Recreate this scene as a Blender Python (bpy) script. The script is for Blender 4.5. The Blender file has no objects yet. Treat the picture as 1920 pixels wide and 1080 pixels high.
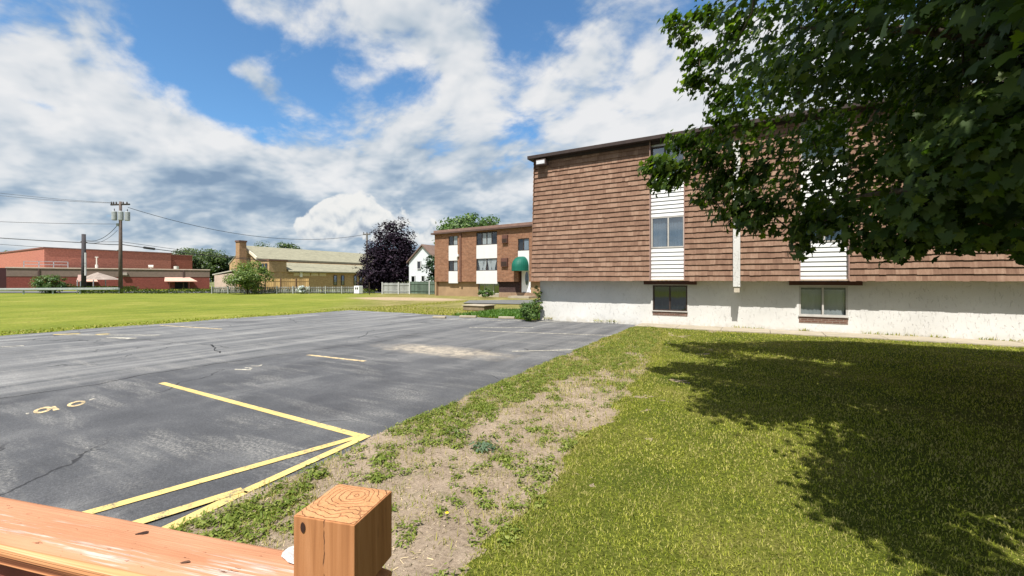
import bpy, math, random
import numpy as np
from mathutils import Vector, Matrix

random.seed(7)
RNG = np.random.default_rng(11)
SC = bpy.context.scene
COL = SC.collection
R = math.radians
EYE = 1.85          # eye height over the parking lot
FPX, CX, HY = 800.0, 960.0, 526.0
S3 = math.sqrt(3) / 2

# ---------------------------------------------------------------- layout helpers
def W(xc, zc, z=0.0):
    """metres to the right of / ahead of the viewer -> world (world X runs along the apartment wall)"""
    return Vector((S3 * xc - .5 * zc, .5 * xc + S3 * zc, z))

def G(px, py, h=0.0):
    zc = FPX * (EYE - h) / (py - HY)
    return W((px - CX) / FPX * zc, zc, h)

def P(px, py, zc):
    return W((px - CX) / FPX * zc, zc, EYE + (HY - py) / FPX * zc)

def onY(px, Y):
    k = (px - CX) / FPX
    t = Y / (.5 * k + S3)
    return (S3 * k - .5) * t, t

def zat(py, t):
    return EYE + (HY - py) / FPX * t

def project(X, Y, Z):
    xc = S3 * X + .5 * Y
    zc = -.5 * X + S3 * Y
    zz = np.where(np.abs(zc) < 1e-6, 1e-6, zc)
    return CX + FPX * xc / zz, HY + FPX * (EYE - Z) / zz, zc

def vnoise(x, y, seed=0):
    """smooth lattice noise 0..1"""
    x = np.asarray(x, float); y = np.asarray(y, float)
    xi = np.floor(x).astype(np.int64); yi = np.floor(y).astype(np.int64)
    fx = x - xi; fy = y - yi
    fx = fx * fx * (3 - 2 * fx); fy = fy * fy * (3 - 2 * fy)
    def h(a, b):
        n = (a * 374761393 + b * 668265263 + seed * 974711) & 0x7fffffff
        n = ((n ^ (n >> 13)) * 1274126177) & 0x7fffffff
        return ((n ^ (n >> 16)) & 0xffff) / 65535.0
    return (h(xi, yi) * (1 - fx) + h(xi + 1, yi) * fx) * (1 - fy) + (h(xi, yi + 1) * (1 - fx) + h(xi + 1, yi + 1) * fx) * fy

def fbm(x, y, seed=0, o=4):
    a, s, t = 1.0, 0.0, 0.0
    for i in range(o):
        s = s + a * vnoise(np.asarray(x) * 2 ** i, np.asarray(y) * 2 ** i, seed + i * 17); t += a; a *= .55
    return s / t

def inside(px, py, poly):
    px = np.asarray(px); py = np.asarray(py)
    r = np.zeros(px.shape, bool)
    n = len(poly)
    for i in range(n):
        x0, y0 = poly[i]; x1, y1 = poly[(i + 1) % n]
        c = ((y0 > py) != (y1 > py))
        xx = (x1 - x0) * (py - y0) / ((y1 - y0) if y1 != y0 else 1e-9) + x0
        r ^= c & (px < xx)
    return r

# ---------------------------------------------------------------- objects
def tag(o, label=None, cat=None, group=None, kind=None):
    if label: o['label'] = label
    if cat: o['category'] = cat
    if group: o['group'] = group
    if kind: o['kind'] = kind
    return o

ROOTM = {}
def empty(name, loc, rz=0.0, label=None, cat=None, group=None):
    o = bpy.data.objects.new(name, None)
    o.empty_display_size = .2
    o.location = loc; o.rotation_euler = (0, 0, rz)
    COL.objects.link(o)
    ROOTM[o] = (Matrix.Translation(Vector(loc)) @ Matrix.Rotation(rz, 4, 'Z')).inverted()
    return tag(o, label, cat, group)

def link_mesh(name, me, mats, parent=None):
    o = bpy.data.objects.new(name, me)
    for m in (mats if isinstance(mats, (list, tuple)) else [mats]):
        me.materials.append(m)
    COL.objects.link(o)
    if parent is not None:
        o.parent = parent
        if parent in ROOTM:
            ROOTM[o] = ROOTM[parent]
            me.transform(ROOTM[parent])
    return o

class MB:
    def __init__(self): self.v = []; self.f = []; self.m = []
    def add(self, vs, fs, mi=0):
        b = len(self.v)
        self.v += [tuple(p) for p in vs]
        self.f += [tuple(b + i for i in q) for q in fs]
        self.m += [mi] * len(fs)
        return self
    def box(self, x0, x1, y0, y1, z0, z1, mi=0):
        return self.hexa([(x0, y0, z0), (x1, y0, z0), (x1, y1, z0), (x0, y1, z0), (x0, y0, z1), (x1, y0, z1), (x1, y1, z1), (x0, y1, z1)], mi)
    def hexa(self, c, mi=0):
        return self.add(c, [(3, 2, 1, 0), (4, 5, 6, 7), (0, 1, 5, 4), (1, 2, 6, 5), (2, 3, 7, 6), (3, 0, 4, 7)], mi)
    def prism(self, poly, z0, z1, mi=0):
        n = len(poly)
        vs = [(p[0], p[1], z0) for p in poly] + [(p[0], p[1], z1) for p in poly]
        fs = [tuple(range(n - 1, -1, -1)), tuple(range(n, 2 * n))] + [(i, (i + 1) % n, n + (i + 1) % n, n + i) for i in range(n)]
        return self.add(vs, fs, mi)
    def extrude(self, poly3, d, mi=0):
        d = Vector(d); n = len(poly3)
        a = [Vector(p) for p in poly3]
        vs = a + [p + d for p in a]
        fs = [tuple(range(n - 1, -1, -1)), tuple(range(n, 2 * n))] + [(i, (i + 1) % n, n + (i + 1) % n, n + i) for i in range(n)]
        return self.add(vs, fs, mi)
    def sheet(self, poly, z, mi=0):
        return self.add([(p[0], p[1], z) for p in poly], [tuple(range(len(poly)))], mi)
    def tube(self, pts, rad, n=8, mi=0, cap=True):
        pts = [Vector(p) for p in pts]; k = len(pts)
        if not isinstance(rad, (list, tuple)): rad = [rad] * k
        up = Vector((0.13, .07, 1)).normalized(); vs = []; fs = []
        for i, p in enumerate(pts):
            d = (pts[min(i + 1, k - 1)] - pts[max(i - 1, 0)]).normalized()
            a = d.cross(up)
            if a.length < .05: a = d.cross(Vector((1, 0, 0)))
            a.normalize(); b = d.cross(a)
            for j in range(n):
                t = 2 * math.pi * j / n
                vs.append(p + (a * math.cos(t) + b * math.sin(t)) * rad[i])
        for i in range(k - 1):
            for j in range(n):
                fs.append((i * n + j, i * n + (j + 1) % n, (i + 1) * n + (j + 1) % n, (i + 1) * n + j))
        if cap:
            fs.append(tuple(range(n - 1, -1, -1))); fs.append(tuple((k - 1) * n + j for j in range(n)))
        return self.add(vs, fs, mi)
    def build(self, name, mats, parent=None, smooth=False, bevel=0.0):
        me = bpy.data.meshes.new(name)
        me.from_pydata(self.v, [], self.f)
        me.polygons.foreach_set('material_index', self.m)
        if smooth: me.polygons.foreach_set('use_smooth', [True] * len(self.f))
        me.update()
        o = link_mesh(name, me, mats, parent)
        if bevel:
            b = o.modifiers.new('edge', 'BEVEL'); b.width = bevel; b.segments = 2; b.limit_method = 'ANGLE'; b.angle_limit = R(40)
        return o

class Frame:
    """facade frame: u along the wall, n outward, z up"""
    def __init__(self, O, U, N): self.O = Vector((O[0], O[1], 0)); self.U = Vector((U[0], U[1], 0)); self.N = Vector((N[0], N[1], 0))
    def p(self, u, n, z): return self.O + self.U * u + self.N * n + Vector((0, 0, z))
    def box(self, mb, u0, u1, n0, n1, z0, z1, mi=0):
        return mb.hexa([self.p(u0, n1, z0), self.p(u1, n1, z0), self.p(u1, n0, z0), self.p(u0, n0, z0),
                        self.p(u0, n1, z1), self.p(u1, n1, z1), self.p(u1, n0, z1), self.p(u0, n0, z1)], mi)
    def wall(self, mb, u0, u1, z0, z1, n0, n1, holes, mi=0):
        us = sorted({u0, u1, *[h[0] for h in holes], *[h[1] for h in holes]})
        for a, b in zip(us, us[1:]):
            if b - a < 1e-6 or a < u0 - 1e-6 or b > u1 + 1e-6: continue
            c = (a + b) / 2
            hs = sorted([(h[2], h[3]) for h in holes if h[0] < c < h[1]])
            z = z0
            for (h0, h1) in hs:
                if h0 > z + 1e-6: self.box(mb, a, b, n0, n1, z, h0, mi)
                z = max(z, h1)
            if z < z1 - 1e-6: self.box(mb, a, b, n0, n1, z, z1, mi)

def np_mesh(name, V, loops, starts, totals, mats, parent=None, smooth=False, kind=None):
    me = bpy.data.meshes.new(name)
    me.vertices.add(len(V)); me.vertices.foreach_set('co', np.ascontiguousarray(V, dtype=np.float32).ravel())
    me.loops.add(len(loops)); me.loops.foreach_set('vertex_index', np.ascontiguousarray(loops, dtype=np.int32))
    me.polygons.add(len(starts)); me.polygons.foreach_set('loop_start', np.ascontiguousarray(starts, dtype=np.int32))
    try: me.polygons.foreach_set('loop_total', np.ascontiguousarray(totals, dtype=np.int32))
    except Exception: pass
    if smooth: me.polygons.foreach_set('use_smooth', np.ones(len(starts), dtype=bool))
    me.update(calc_edges=True); me.validate()
    o = link_mesh(name, me, mats, parent)
    if kind: o['kind'] = kind
    return o

def scatter(name, tv, tf, pos, rot, scl, mats, parent=None, smooth=False, kind=None):
    """many small leaves / blades merged in one mesh; pos (n,3), rot (n,3,3), scl (n,) or (n,3)"""
    tv = np.asarray(tv, float); n = len(pos); k = len(tv)
    scl = np.asarray(scl, float)
    if scl.ndim == 1: scl = scl[:, None]
    loc = tv[None] * scl[:, None, :]
    V = np.einsum('nij,nkj->nki', rot, loc) + pos[:, None, :]
    fl = np.concatenate([np.asarray(f) for f in tf]); ft = np.array([len(f) for f in tf])
    loops = (fl[None] + (np.arange(n) * k)[:, None]).ravel()
    tot = np.tile(ft, n); st = np.concatenate([[0], np.cumsum(tot)[:-1]])
    return np_mesh(name, V.reshape(-1, 3), loops, st, tot, mats, parent, smooth, kind)

def frames(nrm, spin):
    """rotation matrices whose local z is nrm, spun by spin"""
    nrm = nrm / np.linalg.norm(nrm, axis=1, keepdims=True)
    ref = np.where(np.abs(nrm[:, 2:3]) < .95, np.array([[0, 0, 1.]]), np.array([[1., 0, 0]]))
    a = np.cross(ref, nrm); a /= np.linalg.norm(a, axis=1, keepdims=True)
    b = np.cross(nrm, a)
    c, s = np.cos(spin)[:, None], np.sin(spin)[:, None]
    x = a * c + b * s; y = -a * s + b * c
    return np.stack([x, y, nrm], axis=2)

# ---------------------------------------------------------------- node helpers
class NT:
    def __init__(self, tree):
        self.t = tree
    def n(self, typ, i=None, **kw):
        nd = self.t.nodes.new(typ)
        for k, v in kw.items(): setattr(nd, k, v)
        for k, v in (i or {}).items(): self.set(nd.inputs[k], v)
        return nd
    def set(self, sock, v):
        if isinstance(v, bpy.types.NodeSocket): self.t.links.new(v, sock)
        elif isinstance(v, bpy.types.Node): self.t.links.new(v.outputs[0], sock)
        else:
            if sock.type == 'RGBA' and not isinstance(v, (int, float)) and len(v) == 3: v = (*v, 1)
            sock.default_value = v
    def m(self, op, a, b=0.0, c=0.0, clamp=False):
        nd = self.n('ShaderNodeMath', {0: a, 1: b, 2: c}, operation=op); nd.use_clamp = clamp
        return nd.outputs[0]
    def v(self, op, a, b=(0, 0, 0)):
        nd = self.n('ShaderNodeVectorMath', {0: a, 1: b}, operation=op)
        return nd.outputs[1] if op in ('DOT_PRODUCT', 'LENGTH') else nd.outputs[0]
    def coord(self, out='Object'): return self.n('ShaderNodeTexCoord').outputs[out]
    def map(self, vec, scale=(1, 1, 1), rot=(0, 0, 0), loc=(0, 0, 0)):
        return self.n('ShaderNodeMapping', {'Vector': vec, 'Scale': scale, 'Rotation': rot, 'Location': loc}).outputs[0]
    def noise(self, vec, scale, detail=4, rough=.5, dist=0, typ='FBM'):
        nd = self.n('ShaderNodeTexNoise', {'Vector': vec, 'Scale': scale, 'Detail': detail, 'Roughness': rough, 'Distortion': dist})
        try: nd.noise_type = typ
        except Exception: pass
        return nd.outputs[0]
    def ramp(self, fac, stops, interp='LINEAR'):
        nd = self.n('ShaderNodeValToRGB', {0: fac}); r = nd.color_ramp; r.interpolation = interp
        while len(r.elements) < len(stops): r.elements.new(.5)
        for e, (p, c) in zip(r.elements, stops):
            e.position = p
            e.color = (c, c, c, 1) if isinstance(c, (int, float)) else (*c, 1)
        return nd.outputs[0]
    def smooth(self, x, a, b):
        nd = self.n('ShaderNodeMapRange', {0: x, 1: a, 2: b, 3: 0.0, 4: 1.0}); nd.interpolation_type = 'SMOOTHSTEP'
        return nd.outputs[0]
    def mix(self, fac, a, b, blend='MIX'):
        nd = self.n('ShaderNodeMix', data_type='RGBA', blend_type=blend)
        self.set(nd.inputs[0], fac); self.set(nd.inputs[6], a); self.set(nd.inputs[7], b)
        return nd.outputs[2]
    def bump(self, h, strength=.5, dist=.02, normal=None):
        i = {'Height': h, 'Strength': strength, 'Distance': dist}
        if normal is not None: i['Normal'] = normal
        return self.n('ShaderNodeBump', i).outputs[0]

def new_mat(name):
    m = bpy.data.materials.new(name); m.use_nodes = True
    t = m.node_tree; t.nodes.clear()
    return m, NT(t)

def finish(N, shader):
    out = N.n('ShaderNodeOutputMaterial'); N.t.links.new(shader.outputs[0] if isinstance(shader, bpy.types.Node) else shader, out.inputs[0])

def bsdf(N, color, rough=.8, normal=None, metal=0.0, spec=.3, **k):
    i = {'Base Color': color, 'Roughness': rough, 'Metallic': metal, 'Specular IOR Level': spec}
    if normal is not None: i['Normal'] = normal
    i.update(k)
    return N.n('ShaderNodeBsdfPrincipled', i)

MATS = {}
def simple(name, col, rough=.7, var=.25, scale=3.0, metal=0.0, bump=0.0, bscale=40, spec=.3, island=0.0):
    """plain procedural coat: colour with cloudy variation and a fine grain"""
    if name in MATS: return MATS[name]
    m, N = new_mat(name)
    c = N.coord()
    f = N.noise(c, scale, 5, .6)
    if island:
        rnd = N.n('ShaderNodeNewGeometry').outputs['Random Per Island']
        f = N.m('ADD', N.m('MULTIPLY', f, 1 - island), N.m('MULTIPLY', rnd, island))
    lo = tuple(x * (1 - var) for x in col); hi = tuple(min(1, x * (1 + var)) for x in col)
    colr = N.ramp(f, [(.25, lo), (.75, hi)])
    nr = None
    if bump: nr = N.bump(N.noise(c, bscale, 4, .6), bump, .01)
    finish(N, bsdf(N, colr, rough, nr, metal, spec))
    MATS[name] = m
    return m

def leaf_mat(name, stops, trans=.3, rough=.45, spec=.35, tcol=None):
    m, N = new_mat(name)
    rnd = N.n('ShaderNodeNewGeometry').outputs['Random Per Island']
    c = N.coord()
    big = N.noise(c, .9, 2, .5)
    f = N.m('ADD', N.m('MULTIPLY', rnd, .65), N.m('MULTIPLY', big, .35))
    col = N.ramp(f, stops)
    d = bsdf(N, col, rough, None, 0, spec)
    tc = N.mix(1.0, col, tcol or (1.0, 1.25, .35), 'MULTIPLY')
    tr = N.n('ShaderNodeBsdfTranslucent', {'Color': tc})
    mx = N.n('ShaderNodeMixShader', {0: trans, 1: d.outputs[0], 2: tr.outputs[0]})
    finish(N, mx)
    return m

# ---------------------------------------------------------------- materials
def m_asphalt():
    m, N = new_mat('asphalt')
    c = N.coord()
    sep = N.n('ShaderNodeSeparateXYZ', {0: c})
    X, Y = sep.outputs[0], sep.outputs[1]
    wob = N.noise(N.map(c, (.5, .5, 1)), 1.0, 3)
    Xw = N.m('ADD', X, N.m('MULTIPLY', N.m('SUBTRACT', wob, .5), 1.6))
    aisle = N.m('SUBTRACT', 1.0, N.smooth(Xw, -11.6, -9.8))
    far = N.smooth(Y, 5.0, 12.0)
    # seal coat: dark, with worn pale scuffs
    mott = N.noise(c, .9, 6, .62)
    strk = N.noise(N.map(c, (1.9, .16, 1), (0, 0, R(4))), 1.0, 6, .62, .35)
    strk2 = N.noise(N.map(c, (.35, 2.2, 1), (0, 0, R(-18))), 1.3, 5, .65, .3)
    fine = N.noise(c, 85, 3, .7)
    base = N.ramp(mott, [(.28, (.043, .044, .048)), (.5, (.066, .067, .072)), (.72, (.110, .110, .112))])
    old = N.ramp(strk, [(.30, (.06, .062, .066)), (.5, (.15, .15, .15)), (.68, (.28, .275, .265))])
    wear = N.m('MAXIMUM', aisle, N.m('MULTIPLY', far, .55))
    col = N.mix(N.m('MULTIPLY', wear, .72), base, old)
    sc = N.m('MULTIPLY', N.smooth(strk2, .45, .66), N.smooth(N.noise(c, .55, 3, .55), .38, .56))
    grain = N.smooth(N.noise(c, 28, 5, .8), .40, .66)
    col = N.mix(N.m('MULTIPLY', N.m('MULTIPLY', sc, grain), .75), col, (.27, .26, .24))
    sc2 = N.smooth(N.noise(N.map(c, (.6, .22, 1), (0, 0, R(12)), (3.1, 8.2, 0)), 1.0, 7, .68), .56, .78)
    col = N.mix(N.m('MULTIPLY', sc2, .55), col, (.25, .245, .235))
    # pale crumbled patch inside the second stall
    px = N.v('SUBTRACT', c, (-7.3, 8.8, 0))
    pd = N.v('LENGTH', N.v('MULTIPLY', px, (.42, 1.25, 0)))
    patch = N.m('MULTIPLY', N.smooth(N.m('ADD', pd, N.m('MULTIPLY', N.noise(c, 1.8, 6, .7), 1.3)), 1.75, .95), 1.0)
    col = N.mix(N.m('MULTIPLY', patch, .8), col, N.ramp(N.noise(c, 5, 5, .7), [(.3, (.10, .095, .09)), (.55, (.36, .31, .24)), (.8, (.5, .43, .33))]))
    # dark oil / damp spots
    oil = N.smooth(N.noise(c, .42, 3, .5), .60, .72)
    col = N.mix(N.m('MULTIPLY', oil, .45), col, (.03, .03, .035))
    # hairline cracks
    wv = N.n('ShaderNodeVectorMath', {0: c, 1: N.v('SCALE', N.n('ShaderNodeTexNoise', {'Vector': c, 'Scale': 1.3, 'Detail': 5}).outputs[1])}, operation='ADD').outputs[0]
    vo = N.n('ShaderNodeTexVoronoi', {'Vector': wv, 'Scale': .23}, feature='DISTANCE_TO_EDGE')
    crk = N.m('MULTIPLY', N.m('SUBTRACT', 1.0, N.smooth(vo.outputs[0], .0015, .0065)), N.smooth(N.noise(c, .35, 2), .46, .58))
    col = N.mix(N.m('MULTIPLY', crk, .85), col, (.018, .018, .02))
    spk = N.ramp(N.m('ADD', N.m('MULTIPLY', fine, .5), N.m('MULTIPLY', N.noise(c, 34, 4, .8), .5)), [(.30, .50), (.5, 1.0), (.66, 1.75)])
    col = N.mix(1.0, col, spk, 'MULTIPLY')
    nr = N.bump(N.m('ADD', fine, N.m('MULTIPLY', crk, -3.0)), .5, .008)
    finish(N, bsdf(N, col, .82, nr, 0, .35))
    return m

def m_paint(name, col, wear=.5):
    m, N = new_mat(name)
    c = N.coord()
    w = N.m('ADD', N.m('MULTIPLY', N.noise(c, 7, 5, .75), .55), N.m('MULTIPLY', N.noise(c, 60, 3, .75), .45))
    lo = .62 - wear * .22
    f = N.smooth(w, lo, lo + .09)
    base = N.ramp(N.noise(c, 3.0, 4), [(.3, tuple(x * .86 for x in col)), (.7, tuple(min(1, x * 1.1) for x in col))])
    colr = N.mix(N.m('MULTIPLY', f, .75), base, (.10, .098, .092))
    finish(N, bsdf(N, colr, .75, N.bump(N.noise(c, 85, 3, .7), .4, .006), 0, .3))
    return m

def m_soil():
    m, N = new_mat('soil')
    c = N.coord()
    a = N.noise(c, 1.1, 6, .65); b = N.noise(c, 26, 5, .7)
    col = N.ramp(N.m('ADD', N.m('MULTIPLY', a, .55), N.m('MULTIPLY', b, .45)),
                 [(.32, (.115, .084, .059)), (.48, (.262, .202, .148)), (.66, (.40, .318, .242))])
    st = N.noise(N.map(c, (60, 9, 1), (0, 0, R(35))), 1.0, 4, .7)
    col = N.mix(N.m('MULTIPLY', N.smooth(st, .56, .7), .5), col, (.46, .39, .27))
    mos = N.smooth(N.noise(c, 2.3, 5, .7), .55, .72)
    col = N.mix(N.m('MULTIPLY', mos, .35), col, (.10, .12, .035))
    nr = N.bump(N.m('ADD', b, N.m('MULTIPLY', N.noise(c, 110, 3, .7), .5)), .9, .02)
    finish(N, bsdf(N, col, .95, nr, 0, .1))
    return m

def m_turf():
    m, N = new_mat('turf')
    c = N.coord()
    a = N.noise(c, .55, 5, .6); b = N.noise(c, 38, 4, .7)
    col = N.ramp(a, [(.3, (.055, .080, .010)), (.5, (.115, .13, .020)), (.72, (.24, .21, .06))])
    col = N.mix(1.0, col, N.ramp(b, [(.3, .35), (.7, 1.35)]), 'MULTIPLY')
    finish(N, bsdf(N, col, .95, N.bump(b, 1.0, .03), 0, .08))
    return m

def m_field():
    m, N = new_mat('field_grass')
    c = N.coord()
    sep = N.n('ShaderNodeSeparateXYZ', {0: c})
    s = N.m('ADD', sep.outputs[0], sep.outputs[1])
    big = N.noise(c, .12, 5, .6); mid = N.noise(N.map(c, (1, .5, 1)), .8, 6, .68); b = N.noise(c, 9, 5, .75)
    g = N.ramp(N.m('ADD', N.m('MULTIPLY', big, .5), N.m('MULTIPLY', mid, .5)),
               [(.32, (.095, .130, .018)), (.5, (.165, .190, .028)), (.68, (.27, .25, .060))])
    br = N.ramp(mid, [(.3, (.14, .125, .045)), (.5, (.19, .175, .055)), (.7, (.30, .235, .12))])
    k = N.smooth(N.m('ADD', s, N.m('MULTIPLY', N.m('SUBTRACT', mid, .5), 9)), -9, 0)
    col = N.mix(k, g, br)
    ds = N.v('LENGTH', N.v('MULTIPLY', N.v('SUBTRACT', c, (-31.5, 32.5, 0)), (.13, .30, 0)))
    col = N.mix(N.smooth(N.m('ADD', ds, N.m('MULTIPLY', mid, .6)), 1.45, .95), col, (.36, .27, .18))
    col = N.mix(1.0, col, N.ramp(b, [(.3, .62), (.7, 1.3)]), 'MULTIPLY')
    finish(N, bsdf(N, col, .95, N.bump(b, .9, .05), 0, .08))
    return m

def m_stucco():
    m, N = new_mat('stucco')
    c = N.coord()
    # trowel gouges: short slanted strokes
    g = N.noise(N.map(c, (19, 19, 5.0), (0, R(36), 0)), 1.0, 3, .55, .6)
    g2 = N.noise(N.map(c, (14, 14, 4.0), (0, R(48), 0), (4, 0, 2)), 1.0, 3, .5, .4)
    cut = N.m('MAXIMUM', N.smooth(g, .60, .68), N.smooth(g2, .62, .70))
    col = N.ramp(N.noise(c, .8, 4), [(.3, (.53, .52, .495)), (.7, (.63, .62, .595))])
    col = N.mix(N.m('MULTIPLY', cut, .10), col, (.36, .33, .29))
    sep = N.n('ShaderNodeSeparateXYZ', {0: c})
    low = N.m('MULTIPLY', N.smooth(sep.outputs[2], .30, .02), N.smooth(N.noise(c, 6, 4), .35, .6))
    col = N.mix(N.m('MULTIPLY', low, .45), col, (.42, .37, .28))
    hgt = N.m('SUBTRACT', N.noise(c, 30, 4, .6), N.m('MULTIPLY', cut, 1.6))
    finish(N, bsdf(N, col, .85, N.bump(hgt, .7, .008), 0, .2))
    return m

def m_shake(name='shake_shingle', a=(.135, .076, .052), b=(.215, .128, .088), c_=(.32, .21, .15)):
    m, N = new_mat(name)
    c = N.coord()
    rnd = N.n('ShaderNodeNewGeometry').outputs['Random Per Island']
    gr = N.noise(N.map(c, (5, 5, .6)), 3.0, 5, .7)
    f = N.m('ADD', N.m('MULTIPLY', rnd, .28), N.m('MULTIPLY', gr, .72))
    col = N.ramp(f, [(.2, a), (.5, b), (.78, c_)])
    fd = N.smooth(N.noise(c, 1.1, 5, .7), .55, .75)
    col = N.mix(N.m('MULTIPLY', fd, .35), col, (.26, .165, .115))
    grain = N.noise(N.map(c, (60, 60, 4)), 1.0, 4, .7)
    finish(N, bsdf(N, col, .85, N.bump(grain, .6, .01), 0, .15))
    return m

def m_brick(name, a, b, mortar, sc=1.0, bw=.22, bh=.075):
    m, N = new_mat(name)
    c = N.coord()
    sep = N.n('ShaderNodeSeparateXYZ', {0: c})
    u = N.m('ADD', sep.outputs[0], sep.outputs[1])
    vec = N.n('ShaderNodeCombineXYZ', {0: u, 1: sep.outputs[2], 2: 0.0}).outputs[0]
    br = N.n('ShaderNodeTexBrick', {'Vector': vec, 'Color1': (*a, 1), 'Color2': (*b, 1), 'Mortar': (*mortar, 1), 'Scale': sc,
                                    'Mortar Size': .008, 'Brick Width': bw, 'Row Height': bh, 'Bias': -.1})
    v = N.ramp(N.noise(vec, 3.5, 6, .75), [(.3, .72), (.7, 1.25)])
    col = N.mix(1.0, br.outputs[0], v, 'MULTIPLY')
    finish(N, bsdf(N, col, .9, N.bump(br.outputs[1], -.3, .01), 0, .15))
    return m

def m_glass(name='window_glass', tint=(.62, .68, .72), refl=.22):
    m, N = new_mat(name)
    c = N.coord()
    nr = N.bump(N.noise(c, .9, 2), .06, .05)
    gl = N.n('ShaderNodeBsdfGlossy', {'Color': (.85, .9, .95, 1), 'Roughness': .03, 'Normal': nr})
    tr = N.n('ShaderNodeBsdfTransparent', {'Color': (*tint, 1)})
    fr = N.n('ShaderNodeFresnel', {'IOR': 1.5})
    fac = N.m('MULTIPLY', N.m('ADD', refl, N.m('MULTIPLY', fr.outputs[0], .8), clamp=True), N.m('SUBTRACT', 1.0, N.n('ShaderNodeNewGeometry').outputs['Backfacing']))
    mx = N.n('ShaderNodeMixShader', {0: fac, 1: tr.outputs[0], 2: gl.outputs[0]})
    finish(N, mx)
    return m

def m_railpaint():
    """sun-bleached stain over a weathered board; grain runs along the board's own x"""
    m, N = new_mat('rail_stain')
    c = N.coord()
    wrp = N.noise(N.map(c, (2, 14, 14)), 1.0, 3)
    grain = N.noise(N.map(c, (2.6, 120, 120)), 1.0, 5, .65, .6)
    g2 = N.noise(N.map(c, (9, 330, 330)), 1.0, 3, .6)
    body = N.ramp(N.noise(N.map(c, (5, 40, 40)), 1.0, 4), [(.3, (.39, .18, .100)), (.7, (.48, .245, .145))])
    sep = N.n('ShaderNodeSeparateXYZ', {0: c})
    yv = N.m('ABSOLUTE', N.m('ADD', sep.outputs[1], -.006))
    band = N.m('ADD', N.smooth(yv, .022, .040), N.m('MULTIPLY', N.smooth(wrp, .56, .66), .25), clamp=True)
    patch = N.smooth(N.noise(N.map(c, (5.5, 26, 26), (0, 0, 0), (2.2, 0, 0)), 1.0, 4, .6), .46, .60)
    bare = N.m('MULTIPLY', N.m('MULTIPLY', N.smooth(grain, .49, .56), patch), band)
    bc = N.ramp(g2, [(.35, (.26, .22, .19)), (.55, (.50, .43, .38))])
    col = N.mix(N.m('MULTIPLY', bare, .9), body, bc)
    chip = N.m('MULTIPLY', N.smooth(N.noise(N.map(c, (45, 190, 190)), 1.0, 4, .65), .665, .70), N.smooth(N.noise(c, 9, 3), .40, .55))
    col = N.mix(N.m('MULTIPLY', chip, .8), col, (.13, .045, .025))
    nr = N.bump(N.m('SUBTRACT', N.m('ADD', N.m('MULTIPLY', grain, .6), g2), N.m('MULTIPLY', chip, 1.5)), .55, .0025)
    finish(N, bsdf(N, col, .9, nr, 0, .08))
    return m

def m_railedge():
    m, N = new_mat('rail_edge_grain')
    c = N.coord()
    w = N.noise(N.map(c, (1.2, 20, 165)), 1.0, 3, .5, .4)
    col = N.ramp(w, [(.34, (.13, .045, .022)), (.46, (.40, .165, .075)), (.62, (.60, .30, .14)), (.78, (.72, .47, .28))])
    finish(N, bsdf(N, col, .75, N.bump(w, .8, .005), 0, .2))
    return m

def m_post():
    m, N = new_mat('post_stain')
    c = N.coord()
    grain = N.noise(N.map(c, (85, 85, 3.5)), 1.0, 5, .6, .5)
    col = N.ramp(grain, [(.3, (.27, .110, .042)), (.5, (.36, .155, .062)), (.72, (.43, .20, .090))])
    ck = N.noise(N.map(c, (55, 55, 3.0), (0, 0, 0), (1.7, .4, 0)), 1.0, 2, .5, .3)
    line = N.m('MULTIPLY', N.smooth(N.m('ABSOLUTE', N.m('SUBTRACT', ck, .5)), .012, .0), N.smooth(N.noise(N.map(c, (6, 6, 9)), 1.0, 2), .50, .60))
    sx = N.n('ShaderNodeSeparateXYZ', {0: c})
    wv = N.m('MULTIPLY', N.m('SUBTRACT', N.noise(N.map(c, (0, 0, 28)), 1.0, 4, .6), .5), .008)
    ck1 = N.m('MULTIPLY', N.smooth(N.m('ABSOLUTE', N.m('SUBTRACT', N.m('SUBTRACT', sx.outputs[0], .001), wv)), .0011, .0003), N.m('MULTIPLY', N.m('LESS_THAN', sx.outputs[1], -.03), N.smooth(N.noise(N.map(c, (0, 0, 40), (0, 0, 0), (0, 0, 2.2)), 1.0, 2), .36, .52)))
    line = N.m('MAXIMUM', line, ck1)
    col = N.mix(N.m('MULTIPLY', line, .85), col, (.05, .018, .01))
    finish(N, bsdf(N, col, .85, N.bump(N.m('SUBTRACT', grain, line), .45, .003), 0, .3))
    return m

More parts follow.
